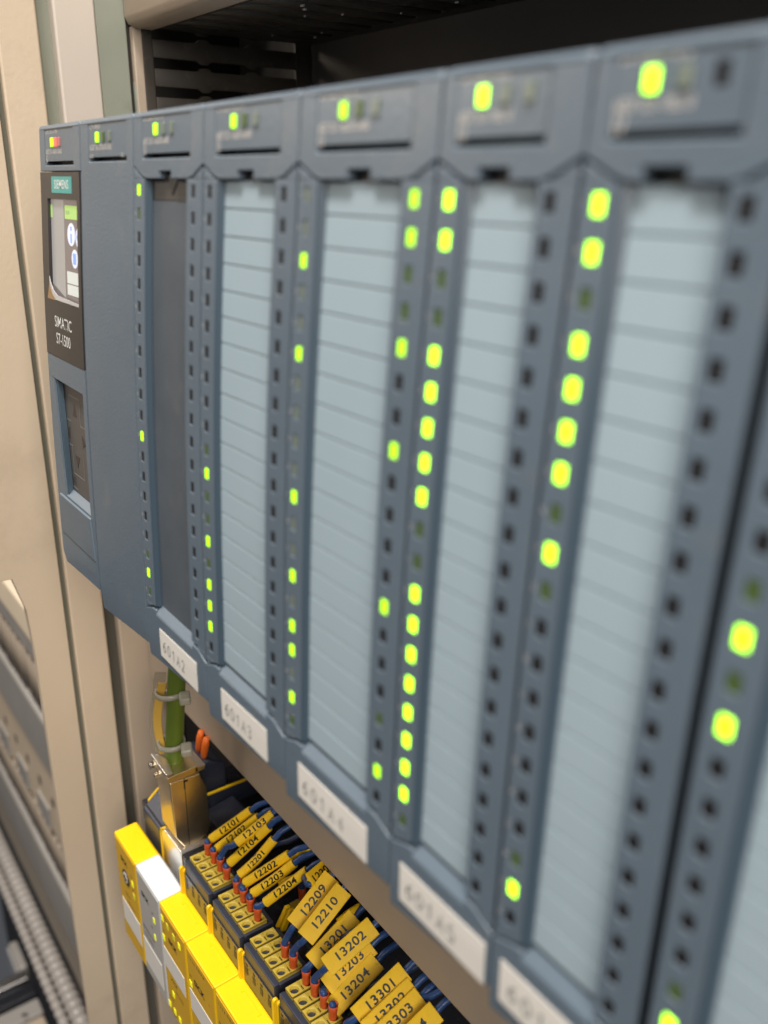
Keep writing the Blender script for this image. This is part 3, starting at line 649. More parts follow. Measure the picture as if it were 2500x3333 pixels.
# ------------------------------------------------------------------ TERMINAL BLOCKS
def rounded_insert():
    bm = bmesh.new()
    add_box(bm, -2.05, 2.05, 20.6, 29.4, -223.6, -222.35)
    return bm
def insert_mesh():
    """yellow insert plate with two round wire holes and a test slot, built as geometry"""
    bm = bmesh.new(); z = -222.4; n = 16
    def ring(cy, r, zz): return [bm.verts.new((r * math.cos(2 * math.pi * k / n), cy + r * math.sin(2 * math.pi * k / n), zz)) for k in range(n)]
    def sq(cy, hx, hy):
        out = []
        for k in range(n):
            a = 2 * math.pi * k / n; c, s = math.cos(a), math.sin(a); t = 1 / max(abs(c), abs(s)); out.append(bm.verts.new((c * t * hx, cy + s * t * hy, z)))
        return out
    halves = ((22.75, 1.95), (27.2, 1.95))
    for cy, hy in halves:
        o = sq(cy, 2.05, hy); r1 = ring(cy, 1.5, z); r2 = ring(cy, 1.32, z - .3); r3 = ring(cy, 1.28, z - 1.8)
        for a, b in ((o, r1), (r1, r2), (r2, r3)):
            for k in range(n): bm.faces.new((a[k], a[(k + 1) % n], b[(k + 1) % n], b[k]))
        bm.faces.new(r3)
    # web between the halves and skirt
    for y0, y1, zz in ((24.7, 24.85, z), (25.1, 25.25, z), (24.85, 25.1, z - .5)):
        bm.faces.new([bm.verts.new(p) for p in ((-2.05, y0, zz), (2.05, y0, zz), (2.05, y1, zz), (-2.05, y1, zz))])
    for x0, x1, zz in ((-2.05, -.2, z + .01), (1.5, 2.05, z + .01)):
        bm.faces.new([bm.verts.new(p) for p in ((x0, 24.8, zz), (x1, 24.8, zz), (x1, 25.15, zz), (x0, 25.15, zz))])
    for a, b in (((-2.05, 20.8), (2.05, 20.8)), ((2.05, 20.8), (2.05, 29.15)), ((2.05, 29.15), (-2.05, 29.15)), ((-2.05, 29.15), (-2.05, 20.8))):
        bm.faces.new([bm.verts.new(p) for p in ((a[0], a[1], z), (b[0], b[1], z), (b[0], b[1], z - 1.3), (a[0], a[1], z - 1.3))])
    bmesh.ops.remove_doubles(bm, verts=bm.verts[:], dist=1e-4)
    return bm
INS = None
def terminal_block(x0, label, w=19.6, depth=13.2, yb=0.0, zb=0.0, front=True, ninsert=4):
    global INS
    r = root('terminal_block', (x0, yb, zb), label, 'terminal block', 'black and yellow terminal blocks')
    bm = bmesh.new()
    # body: raised rim all round, insert bed sunk
    add_box(bm, 0, w, 18.66, 20.5, -252, -223.2); add_box(bm, 0, w, 29.5, 18.66 + depth, -240, -223.4)
    add_box(bm, 0.02, w - .02, 20.45, 29.55, -252, -223.75)
    mesh_obj('body', bm, 'navy', r, 0.35, 2)
    fb = bmesh.new(); add_box(fb, .1, w - .1, 18.3, 18.7, -250, -228.0)
    face = mesh_obj('front_plate', fb, 'black', r, 0.15)
    hb = bmesh.new()
    for k in range(ninsert):
        xc = 2.1 + 4.83 * k
        add_box(hb, xc - .9, xc + .7, 18.22, 18.4, -233.6, -231.0); add_box(hb, xc - .6, xc + .6, 18.22, 18.4, -230.2, -229.3)
    mesh_obj('test_slots', hb, 'dark', r)
    for k in range(ninsert):
        if INS is None:
            o = mesh_obj('terminal', insert_mesh(), 'term', r, 0.12, 1); INS = o.data
        else:
            o = bpy.data.objects.new('terminal', INS); link(o, r)
            b = o.modifiers.new('bevel', 'BEVEL'); b.width = 0.12 * MM; b.segments = 1; b.limit_method = 'ANGLE'
        o.location = Vector((2.1 + 4.83 * k, 0, 0)) * MM
    return r
blk = ['black terminal block nearest the metal connector, holding four orange ferrules', 'second black terminal block from the connector, below the sleeve 12204',
       'black terminal block with two wires only and most holes open', 'black terminal block just below the flat tags 13201 to 13204', 'black terminal block cut off by the bottom edge of the picture']
BX = [-42.2 + 22.42 * k for k in range(5)]
for k in range(5):
    terminal_block(BX[k], blk[k], depth=12.4)
# latches between the blocks
lat = ['yellow release latch left of the terminal block with wires 12101 to 12104', 'yellow release latch between the first and second terminal blocks', 'yellow release latch between the second and third terminal blocks', 'yellow release latch between the third and fourth terminal blocks', 'yellow release latch at the bottom edge, right of the fourth terminal block']
for k in range(5):
    xa = BX[k] - 1.9
    r = root('latch', (xa, 17.6, -250), lat[k], 'latch', 'release latches between terminal blocks')
    bm = bmesh.new(); n = 8
    P = [(17.2, -252), (17.2, -227.6)] + [(18.2 - 1.0 * math.cos(a), -227.6 + 1.3 * math.sin(a)) for a in [math.pi * j / n for j in range(1, n)]] + [(19.2, -227.6), (19.2, -252)]
    add_prism(bm, [(xa - .3, y, z) for y, z in P], (1.15, 0, 0)); reparent(mesh_obj('blade', bm, 'latch', None, 0.3, 3), r)
    P2 = [(y + .9, z - .8) for y, z in P]
    bm = bmesh.new(); add_prism(bm, [(xa + .8, y, z) for y, z in P2], (0.9, 0, 0)); reparent(mesh_obj('rib', bm, 'latch', None, 0.3, 3), r)

# rear parts seen in the dark behind the blocks
r = root('divider', (-67.6, 46, -240), 'thin yellow partition edge in the shade behind the metal connector', 'partition')
reparent(box('fin', -68.2, -67.3, 36, 62, -252, -221.0, 'navy', bevel=0.2), r); reparent(box('edge', -68.3, -67.2, 36, 62, -221.0, -220.1, 'latch', bevel=0.3), r)
r = root('plug', (-58, 44, -240), 'dark navy plug sunk behind the metal connector, beside the marker 12101', 'plug')
bm = bmesh.new(); add_prism(bm, [(-66.4, 37, -226), (-66.4, 50, -224), (-66.4, 52, -240), (-66.4, 37, -240)], (16.5, 0, 0)); reparent(mesh_obj('body', bm, 'navy', None, 0.8, 3), r)
bm = bmesh.new(); add_prism(bm, [(-49.9, 36.6, -224.6), (-49.9, 51, -222.4), (-49.9, 51, -240), (-49.9, 36.6, -240)], (1.3, 0, 0)); reparent(mesh_obj('rim', bm, 'navy', None, 0.3), r)
r = root('plug', (-82, 44, -240), 'round-topped dark plug holding two orange ferrules, behind the green cable', 'plug')
bm = bmesh.new(); add_prism(bm, [(-87, 36, -212), (-87, 38.5, -208.5), (-87, 43, -208), (-87, 50, -212), (-87, 50, -244), (-87, 36, -244)], (16, 0, 0)); reparent(mesh_obj('body', bm, 'navy', None, 1.2, 3), r)
for q, (x, y, z) in enumerate(((-78.6, 42.3, -204.6), (-73.8, 42.3, -205.0))):
    bm = bmesh.new(); add_tube(bm, [(x - .9, y, z - 5), (x, y, z - 1.2), (x + 1.3, y + .3, z + 3.4), (x + 2.2, y + .5, z + 6.8)], [.9, 1.3, 1.5, 1.1], 14)
    o = mesh_obj('ferrule', bm, 'hotorange', None, smooth=True); tag(o, ['orange ferrule at the left of the pair behind the green cable', 'orange ferrule at the right of the pair behind the green cable'][q], 'ferrule')
r = root('terminal_block', (-84, 20, -240), 'black plug with a yellow rim standing behind the leftmost yellow module', 'terminal block')
bm = bmesh.new(); add_prism(bm, [(-86.5, 20.6, -229.8), (-86.5, 27.5, -224.5), (-86.5, 34, -224.5), (-86.5, 34, -250), (-86.5, 20.6, -250)], (16.5, 0, 0)); reparent(mesh_obj('body', bm, 'navy', None, 0.5), r)
bm = bmesh.new(); add_prism(bm, [(-87.4, 23.0, -227.6), (-87.4, 27.4, -223.9), (-87.4, 33, -223.9), (-87.4, 33, -240), (-87.4, 23, -240)], (0.9, 0, 0)); reparent(mesh_obj('rim', bm, 'latch', None, 0.3), r)
# yellow tabs between second and third plug
for k, (dx, dy, lab) in enumerate(((0, 0, 'left yellow tab of the slanting pair right of wire 12204'), (2.0, 0.6, 'right yellow tab of the slanting pair right of wire 12204'))):
    bm = bmesh.new(); add_prism(bm, [(0.4 + dx, 31 + dy, -225), (1.9 + dx, 31 + dy, -225), (6.2 + dx * .6, 32.4 + dy, -214.0 - .6 * k), (5.0 + dx * .6, 32.4 + dy, -213.6 - .6 * k)], (0.3, 1.6, 0))
    tag(mesh_obj('retaining_tab', bm, 'latch', None, 0.3), lab, 'tab', 'yellow tabs between terminal blocks')
# second-row block behind
r = root('terminal_block', (-6, 38, -240), 'half-hidden rear terminal block holding one ferrule, behind the marker 12209', 'terminal block')
reparent(box('body', -4.5, 14, 37.0, 50, -245, -223.4, 'navy', bevel=0.4), r)
for k in range(3): reparent(box('terminal', -3.2 + 5 * k, 0.8 + 5 * k, 38.6, 46, -224, -222.5, 'term', bevel=0.25), r)

# ------------------------------------------------------------------ CONNECTOR, SOCKET AND GREEN CABLE
r = root('socket', (-58, 22, -240), 'shiny metal-faced socket behind the white gateway, the tall connector plugs into it', 'socket')
bm = bmesh.new(); add_prism(bm, [(-69.3, 21, -252), (-69.3, 21, -231.5), (-68.6, 21, -228.8), (-66.8, 21, -227.0), (-52.0, 21, -227.0), (-50.9, 21, -227.8), (-50.9, 21, -252)], (0, 12, 0))
reparent(mesh_obj('shell', bm, 'chrome', None, 0.35, 3), r)
bm = bmesh.new(); add_prism(bm, [(-70.1, 20.6, -252), (-70.1, 20.6, -231.5), (-69.4, 20.6, -228.2), (-67.2, 20.6, -226.4), (-66.6, 20.6, -226.9), (-68.6, 20.6, -228.8), (-69.3, 20.6, -231.5), (-69.3, 20.6, -252)], (0, 1.6, 0))
reparent(mesh_obj('rim', bm, 'latch', None, 0.2), r)
cn = root('connector', (-60, 26, -226), 'tall metal connector hood hanging on the green cable, golden side towards the wires', 'connector')
def hx(dx): return dx
bm = bmesh.new()
Ls, Rs = -65.8, -53.4
side = [(20.0, -198.0), (31.6, -198.6), (32.2, -201.2), (33.9, -205.0), (34.2, -222.6), (33.2, -225.6), (29.8, -227.6), (23.6, -227.4), (20.6, -222.0)]
add_prism(bm, [(Rs, y, z) for y, z in side], (Ls - Rs, 0, 0)); reparent(mesh_obj('hood', bm, 'brass', None, 0.5, 3), cn)
bm = bmesh.new(); add_prism(bm, [(Rs + .2, 19.4, -195.4), (Rs + .2, 30.8, -194.8), (Rs + .2, 31.4, -197.9), (Rs + .2, 19.6, -197.9)], (Ls - Rs - .6, 0, 0)); reparent(mesh_obj('clamp', bm, 'brass', None, 0.3, 2), cn)
bm = bmesh.new(); add_prism(bm, [(Ls - 1.6, 18.9, -194.0), (Rs + .4, 18.9, -194.9), (Rs + .4, 21.4, -194.9), (-57.0, 22.6, -194.6), (-61.5, 22.6, -194.2), (-64.6, 20.8, -193.6)], (0, 0, 1.2)); reparent(mesh_obj('front_lip', bm, 'chrome', None, 0.3), cn)
bm = bmesh.new(); add_prism(bm, [(Rs + .2, 29.6, -195), (Rs + .2, 34.0, -195.6), (Rs + .2, 33.8, -197.6), (Rs + .2, 29.6, -197.6)], (-11, 0, 0)); reparent(mesh_obj('rear_lip', bm, 'chrome', None, 0.4), cn)
bm = bmesh.new(); add_tube(bm, [(Ls - .2, 17.9, -197.2), (Ls - .2, 20.6, -197.2)], 1.5, 14); add_tube(bm, [(Ls + 2.6, 18.2, -199.6), (Ls + 2.6, 20.6, -199.6)], 1.0, 12); reparent(mesh_obj('screw', bm, 'screw', None, 0.15), cn)
bm = bmesh.new(); add_box(bm, Rs - .2, Rs + .06, 25.4, 25.65, -227.4, -198.2); reparent(mesh_obj('joint', bm, 'dark', None), cn)
bm = bmesh.new(); add_box(bm, Rs - .2, Rs + .12, 25.2, 25.7, -202.6, -199.0); add_box(bm, Rs - .2, Rs + .12, 25.2, 26.8, -199.8, -199.0); reparent(mesh_obj('catch', bm, 'dark', None), cn)
bm = bmesh.new(); add_tube(bm, [(Rs - .3, 23.4, -196.4), (Rs + .12, 23.4, -196.4)], .75, 14); reparent(mesh_obj('screw', bm, 'screw', None), cn)
gc = root('cable', (-62, 27, -196), 'green cable with an amber tag and two pale ties running up behind the rack', 'cable')
pts = spline([(-61.9, 25.5, -197), (-62.2, 26.2, -190), (-61.8, 27.2, -180), (-60.6, 27.8, -170), (-59.8, 28.6, -160), (-60.5, 31, -148), (-63, 36, -130)], 6)
bm = bmesh.new(); add_tube(bm, pts, [3.7 - .5 * min(1, i / 4) for i in range(len(pts))], 24); reparent(mesh_obj('jacket', bm, 'green', None, smooth=True), gc)
tp = spline([(-65.9, 23.6, -194), (-67.2, 23.0, -187), (-67.6, 23.2, -179), (-66.4, 24.2, -171), (-64.8, 25.2, -164.5)], 6)
bm = bmesh.new(); prev = None
for i, p in enumerate(tp):
    d = Vector((.76, -.55, .2)).normalized(); s = Vector((.585, .811, 0)).normalized()
    c = [bm.verts.new(p + s * a + d * b) for a, b in ((-1.5, 0), (1.5, 0), (1.5, .8), (-1.5, .8))]
    if prev:
        for k in range(4): bm.faces.new((prev[k], prev[(k + 1) % 4], c[(k + 1) % 4], c[k]))
    else: bm.faces.new(c)
    prev = c
bm.faces.new(prev[::-1]); ta = reparent(mesh_obj('tag', bm, 'tag', None, 0.15), gc)
bm = bmesh.new(); prev = None
for i, p in enumerate(spline([(-65.5, 23.0, -199), (-67.6, 22.2, -187), (-68.0, 22.4, -179), (-66.6, 23.5, -170), (-64.6, 24.6, -160)], 6)):
    s = Vector((.585, .811, 0)).normalized(); c = [bm.verts.new(p + s * 2.2), bm.verts.new(p - s * 2.1)]
    if prev: bm.faces.new((prev[0], prev[1], c[1], c[0]))
    prev = c
o = mesh_obj('tag_sleeve', bm, 'tieclear', None); sm = o.modifiers.new('thickness', 'SOLIDIFY'); sm.thickness = 0.4 * MM; reparent(o, gc)
def tie(cx, cy, z, tilt, nm):
    bm = bmesh.new(); n = 28; prev = None; ring = []
    for k in range(n):
        a = 2 * math.pi * k / n; x = cx - 1.0 + 5.6 * math.cos(a); y = cy - 1.0 + 5.0 * math.sin(a); zz = z + tilt * math.cos(a)
        ring.append([bm.verts.new((x, y, zz - .9)), bm.verts.new((x, y, zz + .9)), bm.verts.new((cx - 1 + 4.9 * math.cos(a), cy - 1 + 4.3 * math.sin(a), zz + .9)), bm.verts.new((cx - 1 + 4.9 * math.cos(a), cy - 1 + 4.3 * math.sin(a), zz - .9))])
    for k in range(n):
        a, b = ring[k], ring[(k + 1) % n]
        for j in range(4): bm.faces.new((a[j], a[(j + 1) % 4], b[(j + 1) % 4], b[j]))
    reparent(mesh_obj('cable_tie', bm, 'tie', None, smooth=True), gc)
    mt = Matrix.Translation((cx + 6.6, cy + 1.5, z + .6)) @ Matrix.Rotation(math.radians(-20), 4, 'Z') @ Matrix.Rotation(math.radians(12), 4, 'Y')
    bm = bmesh.new(); add_box(bm, -2.4, 2.6, -2.0, 2.0, -1.6, 1.6, mt); reparent(mesh_obj('tie_head', bm, 'tie', None, 0.9, 3), gc)
tie(-61.2, 27.2, -167.4, .5, 'a'); tie(-62.0, 26.6, -188.6, .5, 'b')

# ------------------------------------------------------------------ WIRES
def ferrule(x, y, r):
    """flared orange sleeve, hollow at the top"""
    bm = bmesh.new(); n = 18
    zs = [(-223.0, 1.08), (-222.0, 1.14), (-219.4, 1.28), (-217.6, 1.48), (-217.55, 1.33), (-219.6, 1.04)]
    rings = [[bm.verts.new((x + rr * math.cos(2 * math.pi * k / n), y + rr * math.sin(2 * math.pi * k / n) + (z + 223) * .05, z)) for k in range(n)] for z, rr in zs]
    for a, b in zip(rings, rings[1:]):
        for k in range(n): bm.faces.new((a[k], a[(k + 1) % n], b[(k + 1) % n], b[k]))
    bm.faces.new(rings[0]); bm.faces.new(rings[-1])
    o = mesh_obj('ferrule', bm, 'orange', None, smooth=True); reparent(o, r)
CAMP = Vector((204.3, -74.15, 2.17))
def bez(a, b, c, n=14): return [a * (1 - t) ** 2 + b * 2 * t * (1 - t) + c * t * t for t in [k / n for k in range(n + 1)]]
def wire(code, fx, fy, lo, up, flag=False, sag=0.0, mid=None, fz=-218.6, hasfer=True, mat_='blue', tsize=2.9, shift=0.0, end=None, label=None, hide=0, tw=0.0):
    lo, up = Vector(lo), Vector(up); ax = (up - lo).normalized()
    r = root('wire', (fx, fy, -223), label or ('blue wire with %s printed %s' % ('a flat yellow tag' if flag else 'a yellow sleeve', code)), 'wire', 'blue wires with yellow numbered markers')
    f = Vector((fx, fy, fz + 1.3))
    p = [f + Vector((0, 0, -2.6)), f + Vector((0, 0, -1.0)), f]
    if mid: p += [Vector(m) for m in mid]
    else:
        pass
    ctrl = p + [lo, up]
    e = up + ax * 3.4; e2 = e + ax * 5 + Vector((.4, 1.5, -1)); e3 = e2 + Vector((3, 12, 6))
    if flag:
        side = ax.cross((CAMP - (lo + up) / 2).normalized()).normalized(); nrm = side.cross(ax).normalized()
        if nrm.dot(CAMP - lo) < 0: nrm = -nrm
        under = -nrm * 1.35
        ctrl = p + [lo + under, (lo + up) / 2 + under * 1.2, up + under]; e += under; e2 += under
    w = tube('insulation', spline(ctrl + [e, e2, e3], 7), 1.03, mat_, None, 16); reparent(w, r)
    if hasfer: ferrule(fx, fy, r)
    L_ = (up - lo).length
    view = (CAMP - (lo + up) / 2).normalized()
    if not flag:
        c = (lo + up) / 2; curve = spline([lo, c + Vector((0, 0, sag)), up], 8)
        bm = bmesh.new(); R0 = 1.62
        # open sleeve with wall
        n = 20; rings = []
        seq = [(0, 1.08), (0, R0 - .12), (0.02, R0)] 
        m = len(curve)
        def frame(i):
            t = (curve[min(i + 1, m - 1)] - curve[max(i - 1, 0)]).normalized(); s = view.cross(t).normalized(); nn = t.cross(s).normalized()
            return t, s, (nn if nn.dot(view) > 0 else -nn)
        def ringat(i, rr, push=0):
            t, s, nn = frame(i); return [bm.verts.new(curve[i] + t * push + (s * math.cos(2 * math.pi * k / n) + nn * math.sin(2 * math.pi * k / n)) * rr) for k in range(n)]
        rings.append(ringat(0, 1.12, .4)); rings.append(ringat(0, 1.12)); rings.append(ringat(0, R0 - .06))
        rings.append(ringat(0, R0, .1))
        for i in range(1, m - 1): rings.append(ringat(i, R0 * (1 + .012 * math.sin(i * 1.7 + fx))))
        rings.append(ringat(m - 1, R0, -.1)); rings.append(ringat(m - 1, R0 - .06)); rings.append(ringat(m - 1, 1.12)); rings.append(ringat(m - 1, 1.12, -.4))
        for a, b in zip(rings, rings[1:]):
            for k in range(n): bm.faces.new((a[k], a[(k + 1) % n], b[(k + 1) % n], b[k]))
        mk = reparent(mesh_obj('marker', bm, 'marker', None, smooth=True), r)
        tb = text_bm(code, tsize, 1.3, 0.07, 'CENTER', 1.04)
        ys = [-1.0, -.75, -.5, -.25, 0, .25, .5, .75, 1.0]
        for yy in ys: bmesh.ops.bisect_plane(tb, geom=tb.verts[:] + tb.edges[:] + tb.faces[:], plane_co=(0, yy, 0), plane_no=(0, 1, 0))
        for v in tb.verts:
            s_ = (v.co.x + shift) / L_ + .5; s_ = max(0.01, min(.99, s_)); fi = s_ * (m - 1); i = int(fi); fr = fi - i
            pos = curve[i].lerp(curve[min(i + 1, m - 1)], fr); t, s, nn = frame(min(i, m - 1))
            up_s = t.cross(nn); 
            if up_s.dot(Vector((-1, 0, 0))) < 0: up_s = -up_s
            a = v.co.y / R0 + tw
            v.co = pos + (nn * math.cos(a) + up_s * math.sin(a)) * (R0 * 1.018 + .02)
        reparent(mesh_obj('lettering', tb, 'blackprint', None), mk); 
    else:
        side = ax.cross(view).normalized()
        if side.dot(Vector((-1, 0, 0))) < 0: side = -side
        nrm = ax.cross(side).normalized()
        if nrm.dot(view) < 0: nrm = -nrm
        rot = Matrix.Rotation(math.radians(tw), 3, ax); side = rot @ side; nrm = rot @ nrm
        bm = bmesh.new(); h = 3.0
        cs = [(-h, 0), (-h + .3, .28), (0, .38), (h - .3, .28), (h, 0), (h - .4, -.5), (1.5, -.7), (1.1, -2.0), (0, -2.5), (-1.1, -2.0), (-1.5, -.7), (-h + .4, -.5)]
        A = [bm.verts.new(lo + side * a + nrm * b) for a, b in cs]; Bv = [bm.verts.new(up + side * a + nrm * b) for a, b in cs]
        bm.faces.new(A[::-1]); bm.faces.new(Bv)
        for k in range(len(cs)): bm.faces.new((A[k], A[(k + 1) % len(cs)], Bv[(k + 1) % len(cs)], Bv[k]))
        mk = reparent(mesh_obj('marker', bm, 'marker', None, 0.15, 2), r)
        tb = text_bm(code, 3.4, 1.22, 0.07, 'CENTER', 1.04)
        for v in tb.verts: v.co = (lo + up) / 2 + ax * (v.co.x + shift) + side * (v.co.y) + nrm * (.42)
        reparent(mesh_obj('lettering', tb, 'blackprint', None), mk)
        tb = None
    CODES.append((r, code)); return r
CODES = []
# first block
wire('12101', -40.1, 26.9, (-41.2, 29.0, -217.9), (-32.8, 41.0, -205.6), label='blue wire nearest the metal connector, yellow sleeve printed 12101')
wire('12102', -35.2, 26.9, (-36.2, 28.8, -218.6), (-27.1, 41.0, -204.7), label='second blue wire from the metal connector, yellow sleeve printed 12102')
wire('12103', -30.2, 26.9, (-24.8, 31.0, -209.3), (-22.3, 44.0, -201.6), mid=[(-30.0, 27.6, -216.4), (-28.2, 29.0, -212.4)], label='blue wire with a bare loop before its raised yellow sleeve printed 12103')
wire('12104', -25.4, 26.9, (-26.0, 28.6, -217.4), (-19.8, 41.0, -203.8), label='blue wire at the near corner of the first block, sleeve printed 12104')
# second block
wire('12201', -17.7, 26.8, (-19.0, 28.8, -217.5), (-16.5, 41.0, -206.8), sag=-.9, tsize=2.4, label='blue wire with a bent steep yellow sleeve standing apart, printed 12201')
wire('12202', -12.9, 26.8, (-14.8, 28.6, -217.6), (-6.2, 41.0, -205.9), label='blue wire next to the bent sleeve, its own sleeve printed 12202')
wire('12203', -8.1, 26.8, (-9.6, 28.6, -218.0), (-3.0, 41.0, -207.1), sag=-.5, label='blue wire with the sleeve 12203 squeezed between 12202 and 12204')
wire('12204', -3.2, 26.8, (-1.3, 29.0, -215.5), (5.2, 41.0, -204.2), label='blue wire with the rightmost round yellow sleeve, printed 12204')
# third block
wire('12209', 14.9, 26.6, (18.3, 28.3, -208.7), (16.0, 43.5, -199.8), flag=True, mid=[(15.2, 27.0, -216), (16.6, 27.8, -212.2)], label='blue wire with the flat tag 12209, tucked behind tag 12210')
wire('12210', 19.8, 26.6, (24.7, 28.3, -208.4), (22.6, 43.5, -199.6), flag=True, mid=[(20.0, 27.0, -216), (22.0, 27.8, -212.4)], label='blue wire with the unobstructed flat tag 12210 above the third block')
# fourth block
wire('13201', 27.0, 26.8, (28.4, 28.3, -214.6), (28.7, 43.5, -205.4), flag=True, label='blue wire with flat tag 13201, farthest of its overlapping group of four')
wire('13202', 31.9, 26.8, (36.4, 28.3, -209.2), (38.2, 43.5, -201.2), flag=True, mid=[(32.2, 27.2, -216), (34.3, 27.9, -212.6)], label='blue wire with the raised flat tag 13202, second of four')
wire('13203', 37.0, 26.8, (36.0, 28.4, -217.2), (37.2, 43.5, -209.4), flag=True, label='blue wire with the flat tag 13203, half covered by tag 13204')
wire('13204', 41.8, 26.8, (40.2, 27.6, -221.0), (41.0, 43.0, -211.8), flag=True, label='blue wire with the unobstructed flat tag 13204, nearest of four')
# fifth block
wire('13301', 49.4, 26.8, (51.7, 28.3, -214.0), (53.6, 43.5, -204.9), flag=True, label='blue wire with the flat tag 13301, uppermost of the bottom group')
wire('13302', 54.3, 26.8, (56.4, 28.5, -214.6), (57.8, 43.5, -206.8), flag=True, label='blue wire whose flat tag 13302 is mostly covered, at the bottom')
wire('13303', 59.2, 26.8, (59.9, 28.0, -215.2), (61.0, 43.5, -207.6), flag=True, label='blue wire with the flat tag 13303, cut by the bottom edge')
wire('13304', 64.0, 26.8, (65.6, 28.0, -216.0), (67.6, 43.5, -206.6), flag=True, label='blue wire with the flat tag 13304, nearest the bottom right')
# rear wire with half-hidden tag
wire('12208', -2.4, 43.0, (13.8, 37.3, -200.3), (9.2, 47.6, -202.4), flag=True, mid=[(-2.2, 42.6, -215.0), (2.5, 40.5, -209), (9, 38.2, -203)], fz=-217.6, label='blue wire from the rear block, its tag half hidden by marker 12209')
# loose wires going up behind the lid
ex = [((-33, 38, -213), (-25, 46, -205), 'darkwire'), ((-8, 35, -216), (-2, 46, -206), 'darkwire'), ((30, 38, -210), (36, 47, -204), 'darkwire'),
      ((48, 38, -213), (54, 47, -205), 'darkwire'), ((56, 38, -214), (63, 47, -207), 'blue'), ((72, 38, -214), (79, 47, -206), 'darkwire'), ((-20, 37, -214), (-12, 46, -206), 'darkwire'), ((42, 37, -220), (50, 47, -211), 'darkwire')]
EXL = ['bare dark wire above the marker 12101', 'bare dark wire leading up behind the marker 12202', 'bare dark wire between the tags 12210 and 13201', 'bare dark wire under the upper end of tag 13204', 'bare blue wire between the tags 13204 and 13301',
       'bare dark wire right of the tag 13304', 'bare dark wire over the bent sleeve', 'bare dark wire below the tag 13204']
for k, (a, b, m_) in enumerate(ex):
    a, b = Vector(a), Vector(b)
    o = tube('loose_wire', spline([a + Vector((-4, -3, -9)), a, (a + b) / 2 + Vector((0, 0, 1.2)), b, b + Vector((3, 10, 6))], 6), random.uniform(.85, 1.05), m_, None, 12)
    tag(o, 'bare dark wire, number %s from the left, running up behind the duct lid' % ['four', 'five'][0] if False else EXL[k], 'wire', 'unmarked wires in the shade under the duct')
# yellow markers deep in the shade
for k, (a, b) in enumerate((((-12, 41, -213), (-2, 47, -204)), ((-9, 39, -219), (2, 47, -211)), ((26.5, 39, -207.2), (26.3, 47, -205.8)))):
    a, b = Vector(a), Vector(b)
    o = tube('marker_sleeve', spline([a, (a + b) / 2 + Vector((0, 0, .5)), b], 6), 1.45, 'marker', None, 14)
    tag(o, ['yellow sleeve deep in the shade above the second block', 'yellow sleeve lowest in the shade, behind the marker 12204', 'yellow sleeve showing under the tag 12210'][k], 'marker sleeve')
# ------------------------------------------------------------------ NEIGHBOURING BAY (far left, out of focus)
def bar(y, z0, z1, x1, depth, m, name, parent, bev=0.6, x0=-1290):
    return reparent(box(name, x0, x1, y, y + depth, z0, z1, m, None, bev), parent)
nb1 = root('far_wiring_duct', (-400, 70, -400), 'upper far wiring duct with comb fingers and grey lid at lower left', 'wiring duct', 'far wiring ducts at lower left')
nb2 = root('far_wiring_duct', (-400, 70, -560), 'middle far wiring duct with comb fingers and grey lid at lower left', 'wiring duct', 'far wiring ducts at lower left')
X1 = -190
def comb(y, z0, z1, parent, step=13.0, w=7.6, m='farcomb'):
    me = None; x = -1290
    while x < X1:
        if me is None:
            bm = bmesh.new(); add_box(bm, 0, w, 0, 5, 0, z1 - z0); f = mesh_obj('duct_finger', bm, m, None, 0.8, 1); me = f.data
        else: f = bpy.data.objects.new('duct_finger', me); link(f)
        f.location = Vector((x, y, z0 + random.uniform(-1.5, 1.5))) * MM; f.parent = parent; f.matrix_parent_inverse = Matrix.Translation(-parent.location)
        x += step
r = root('far_rail', (-400, 50, -290), 'bright cream rail highest in the far bay at the left edge', 'rail'); bar(50, -294, -271, X1, 30, 'cream', 'bar', r)
bar(51, -310, -295, X1, 20, 'fargrey', 'trim', r)
bar(56, -357, -311, X1, 6, 'fardark', 'back', nb1); comb(52, -352, -316, nb1)
bar(50, -405, -357, X1, 26, 'fargrey', 'lid', nb1, 3)
r = root('far_rail', (-400, 50, -440), 'beige punched rail between the far wiring ducts', 'rail'); bar(54, -478, -406, X1, 8, 'beige', 'bar', r)
hm = None
for k in range(26):
    if hm is None: f = box('hole', 0, 5, 53.6, 54.2, -446, -439, 'dark'); hm = f.data
    else: f = bpy.data.objects.new('hole', hm); link(f)
    f.location.x = (-1080 + 34 * k) * MM; reparent(f, r)
for k in range(17):
    x = -1220 + 60 * k; reparent(box('cover_plate', x, x + 30, 52, 54, -476, -456, 'fargrey', None, .5), r)
bar(58, -520, -478, X1, 6, 'fardark', 'back', nb2); comb(53, -516, -484, nb2)
bar(50, -573, -520, X1, 26, 'fargrey', 'lid', nb2, 3)
r = root('far_rail', (-400, 50, -600), 'lower beige rail beside the double comb duct at lower left', 'rail'); bar(54, -626, -573, X1, 8, 'beige', 'bar', r)
bar(60, -764, -626, X1, 6, 'fardark', 'back', nb2)
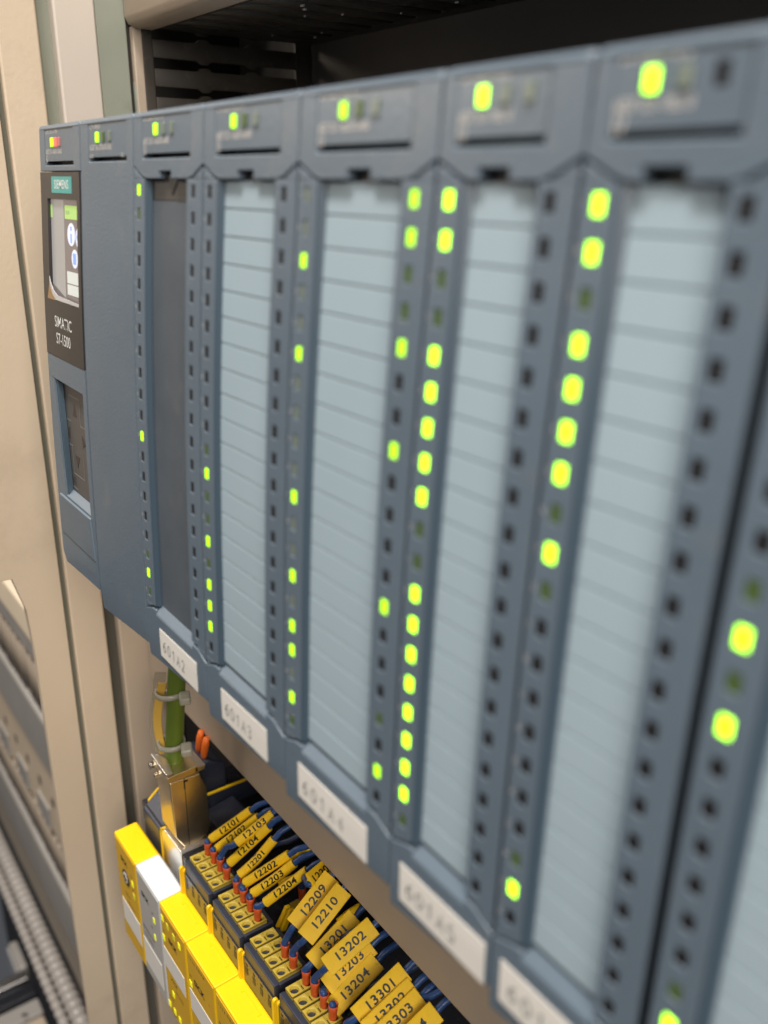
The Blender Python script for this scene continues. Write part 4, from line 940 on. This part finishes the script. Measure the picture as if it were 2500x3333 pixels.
def conduit(y, z, r, lab):
    bm = bmesh.new(); pts = []; rad = []; x = -960.0
    while x < X1:
        pts += [(x, y, z), (x + 3.2, y, z), (x + 4.4, y, z), (x + 7.0, y, z)]; rad += [r, r, r * .8, r * .8]; x += 8.2
    add_tube(bm, pts, rad, 16); tag(mesh_obj('corrugated_conduit', bm, 'conduit', None, smooth=True), lab, 'conduit')
conduit(31.0, -560, 6.5, 'thick ribbed grey conduit slanting through the bottom left corner')
conduit(20.8, -560, 3.8, 'thin ribbed grey conduit left of the thick one at bottom left')
r = root('far_bracket', (-570, 10, -765), 'shiny bare metal arm in the dark at the bottom left corner', 'bracket'); reparent(box('arm', -579, -566, -60, 42, -768, -760, 'chrome', None, 1.5), r)
r = root('far_bar', (-553, 12, -770), 'black bar beside the shiny metal arm at bottom left', 'bar'); reparent(box('body', -562, -546, -60, 46, -775, -763, 'black', None, 3), r)
r = root('far_bracket', (-533, 16, -770), 'grey plate with a screw in the bottom left corner', 'bracket')
reparent(box('plate', -543, -522, -60, 44, -774, -766, 'fargrey', None, 2), r)
bm = bmesh.new(); add_tube(bm, [(-526, 27, -766), (-526, 27, -763)], 3, 14); reparent(mesh_obj('screw', bm, 'chrome', None, .6), r)
r = root('far_bracket', (-508, 20, -770), 'tan block lowest in the bottom left corner', 'bracket'); reparent(box('block', -519, -494, -60, 43, -784, -765, 'tan', None, 3), r)
r = root('far_box', (-598, 40, -780), 'small clear grey box left of the ribbed conduits', 'box'); reparent(box('body', -622, -580, 36, 46, -800, -758, 'fargrey', None, 3), r); reparent(box('lid', -620, -582, 34, 36, -796, -762, 'film', None, 1), r)
o = box('far_panel', -1300, -196, 128, 131, -1900, -764, 'dark'); structure(o, 'dark panel low in the neighbouring bay')
# rack rail and DIN rail
r = box('mounting_rail', -100, 330, 124.5, 131.4, -75, -40, 'chrome', None, .5); tag(r, 'metal mounting rail behind the grey modules', 'rail')
r = box('mounting_rail', -100, 330, 130.2, 131.4, -282, -247, 'chrome', None, .3); tag(r, 'metal mounting rail behind the yellow modules', 'rail')

SC.render.resolution_x = 768; SC.render.resolution_y = 1024
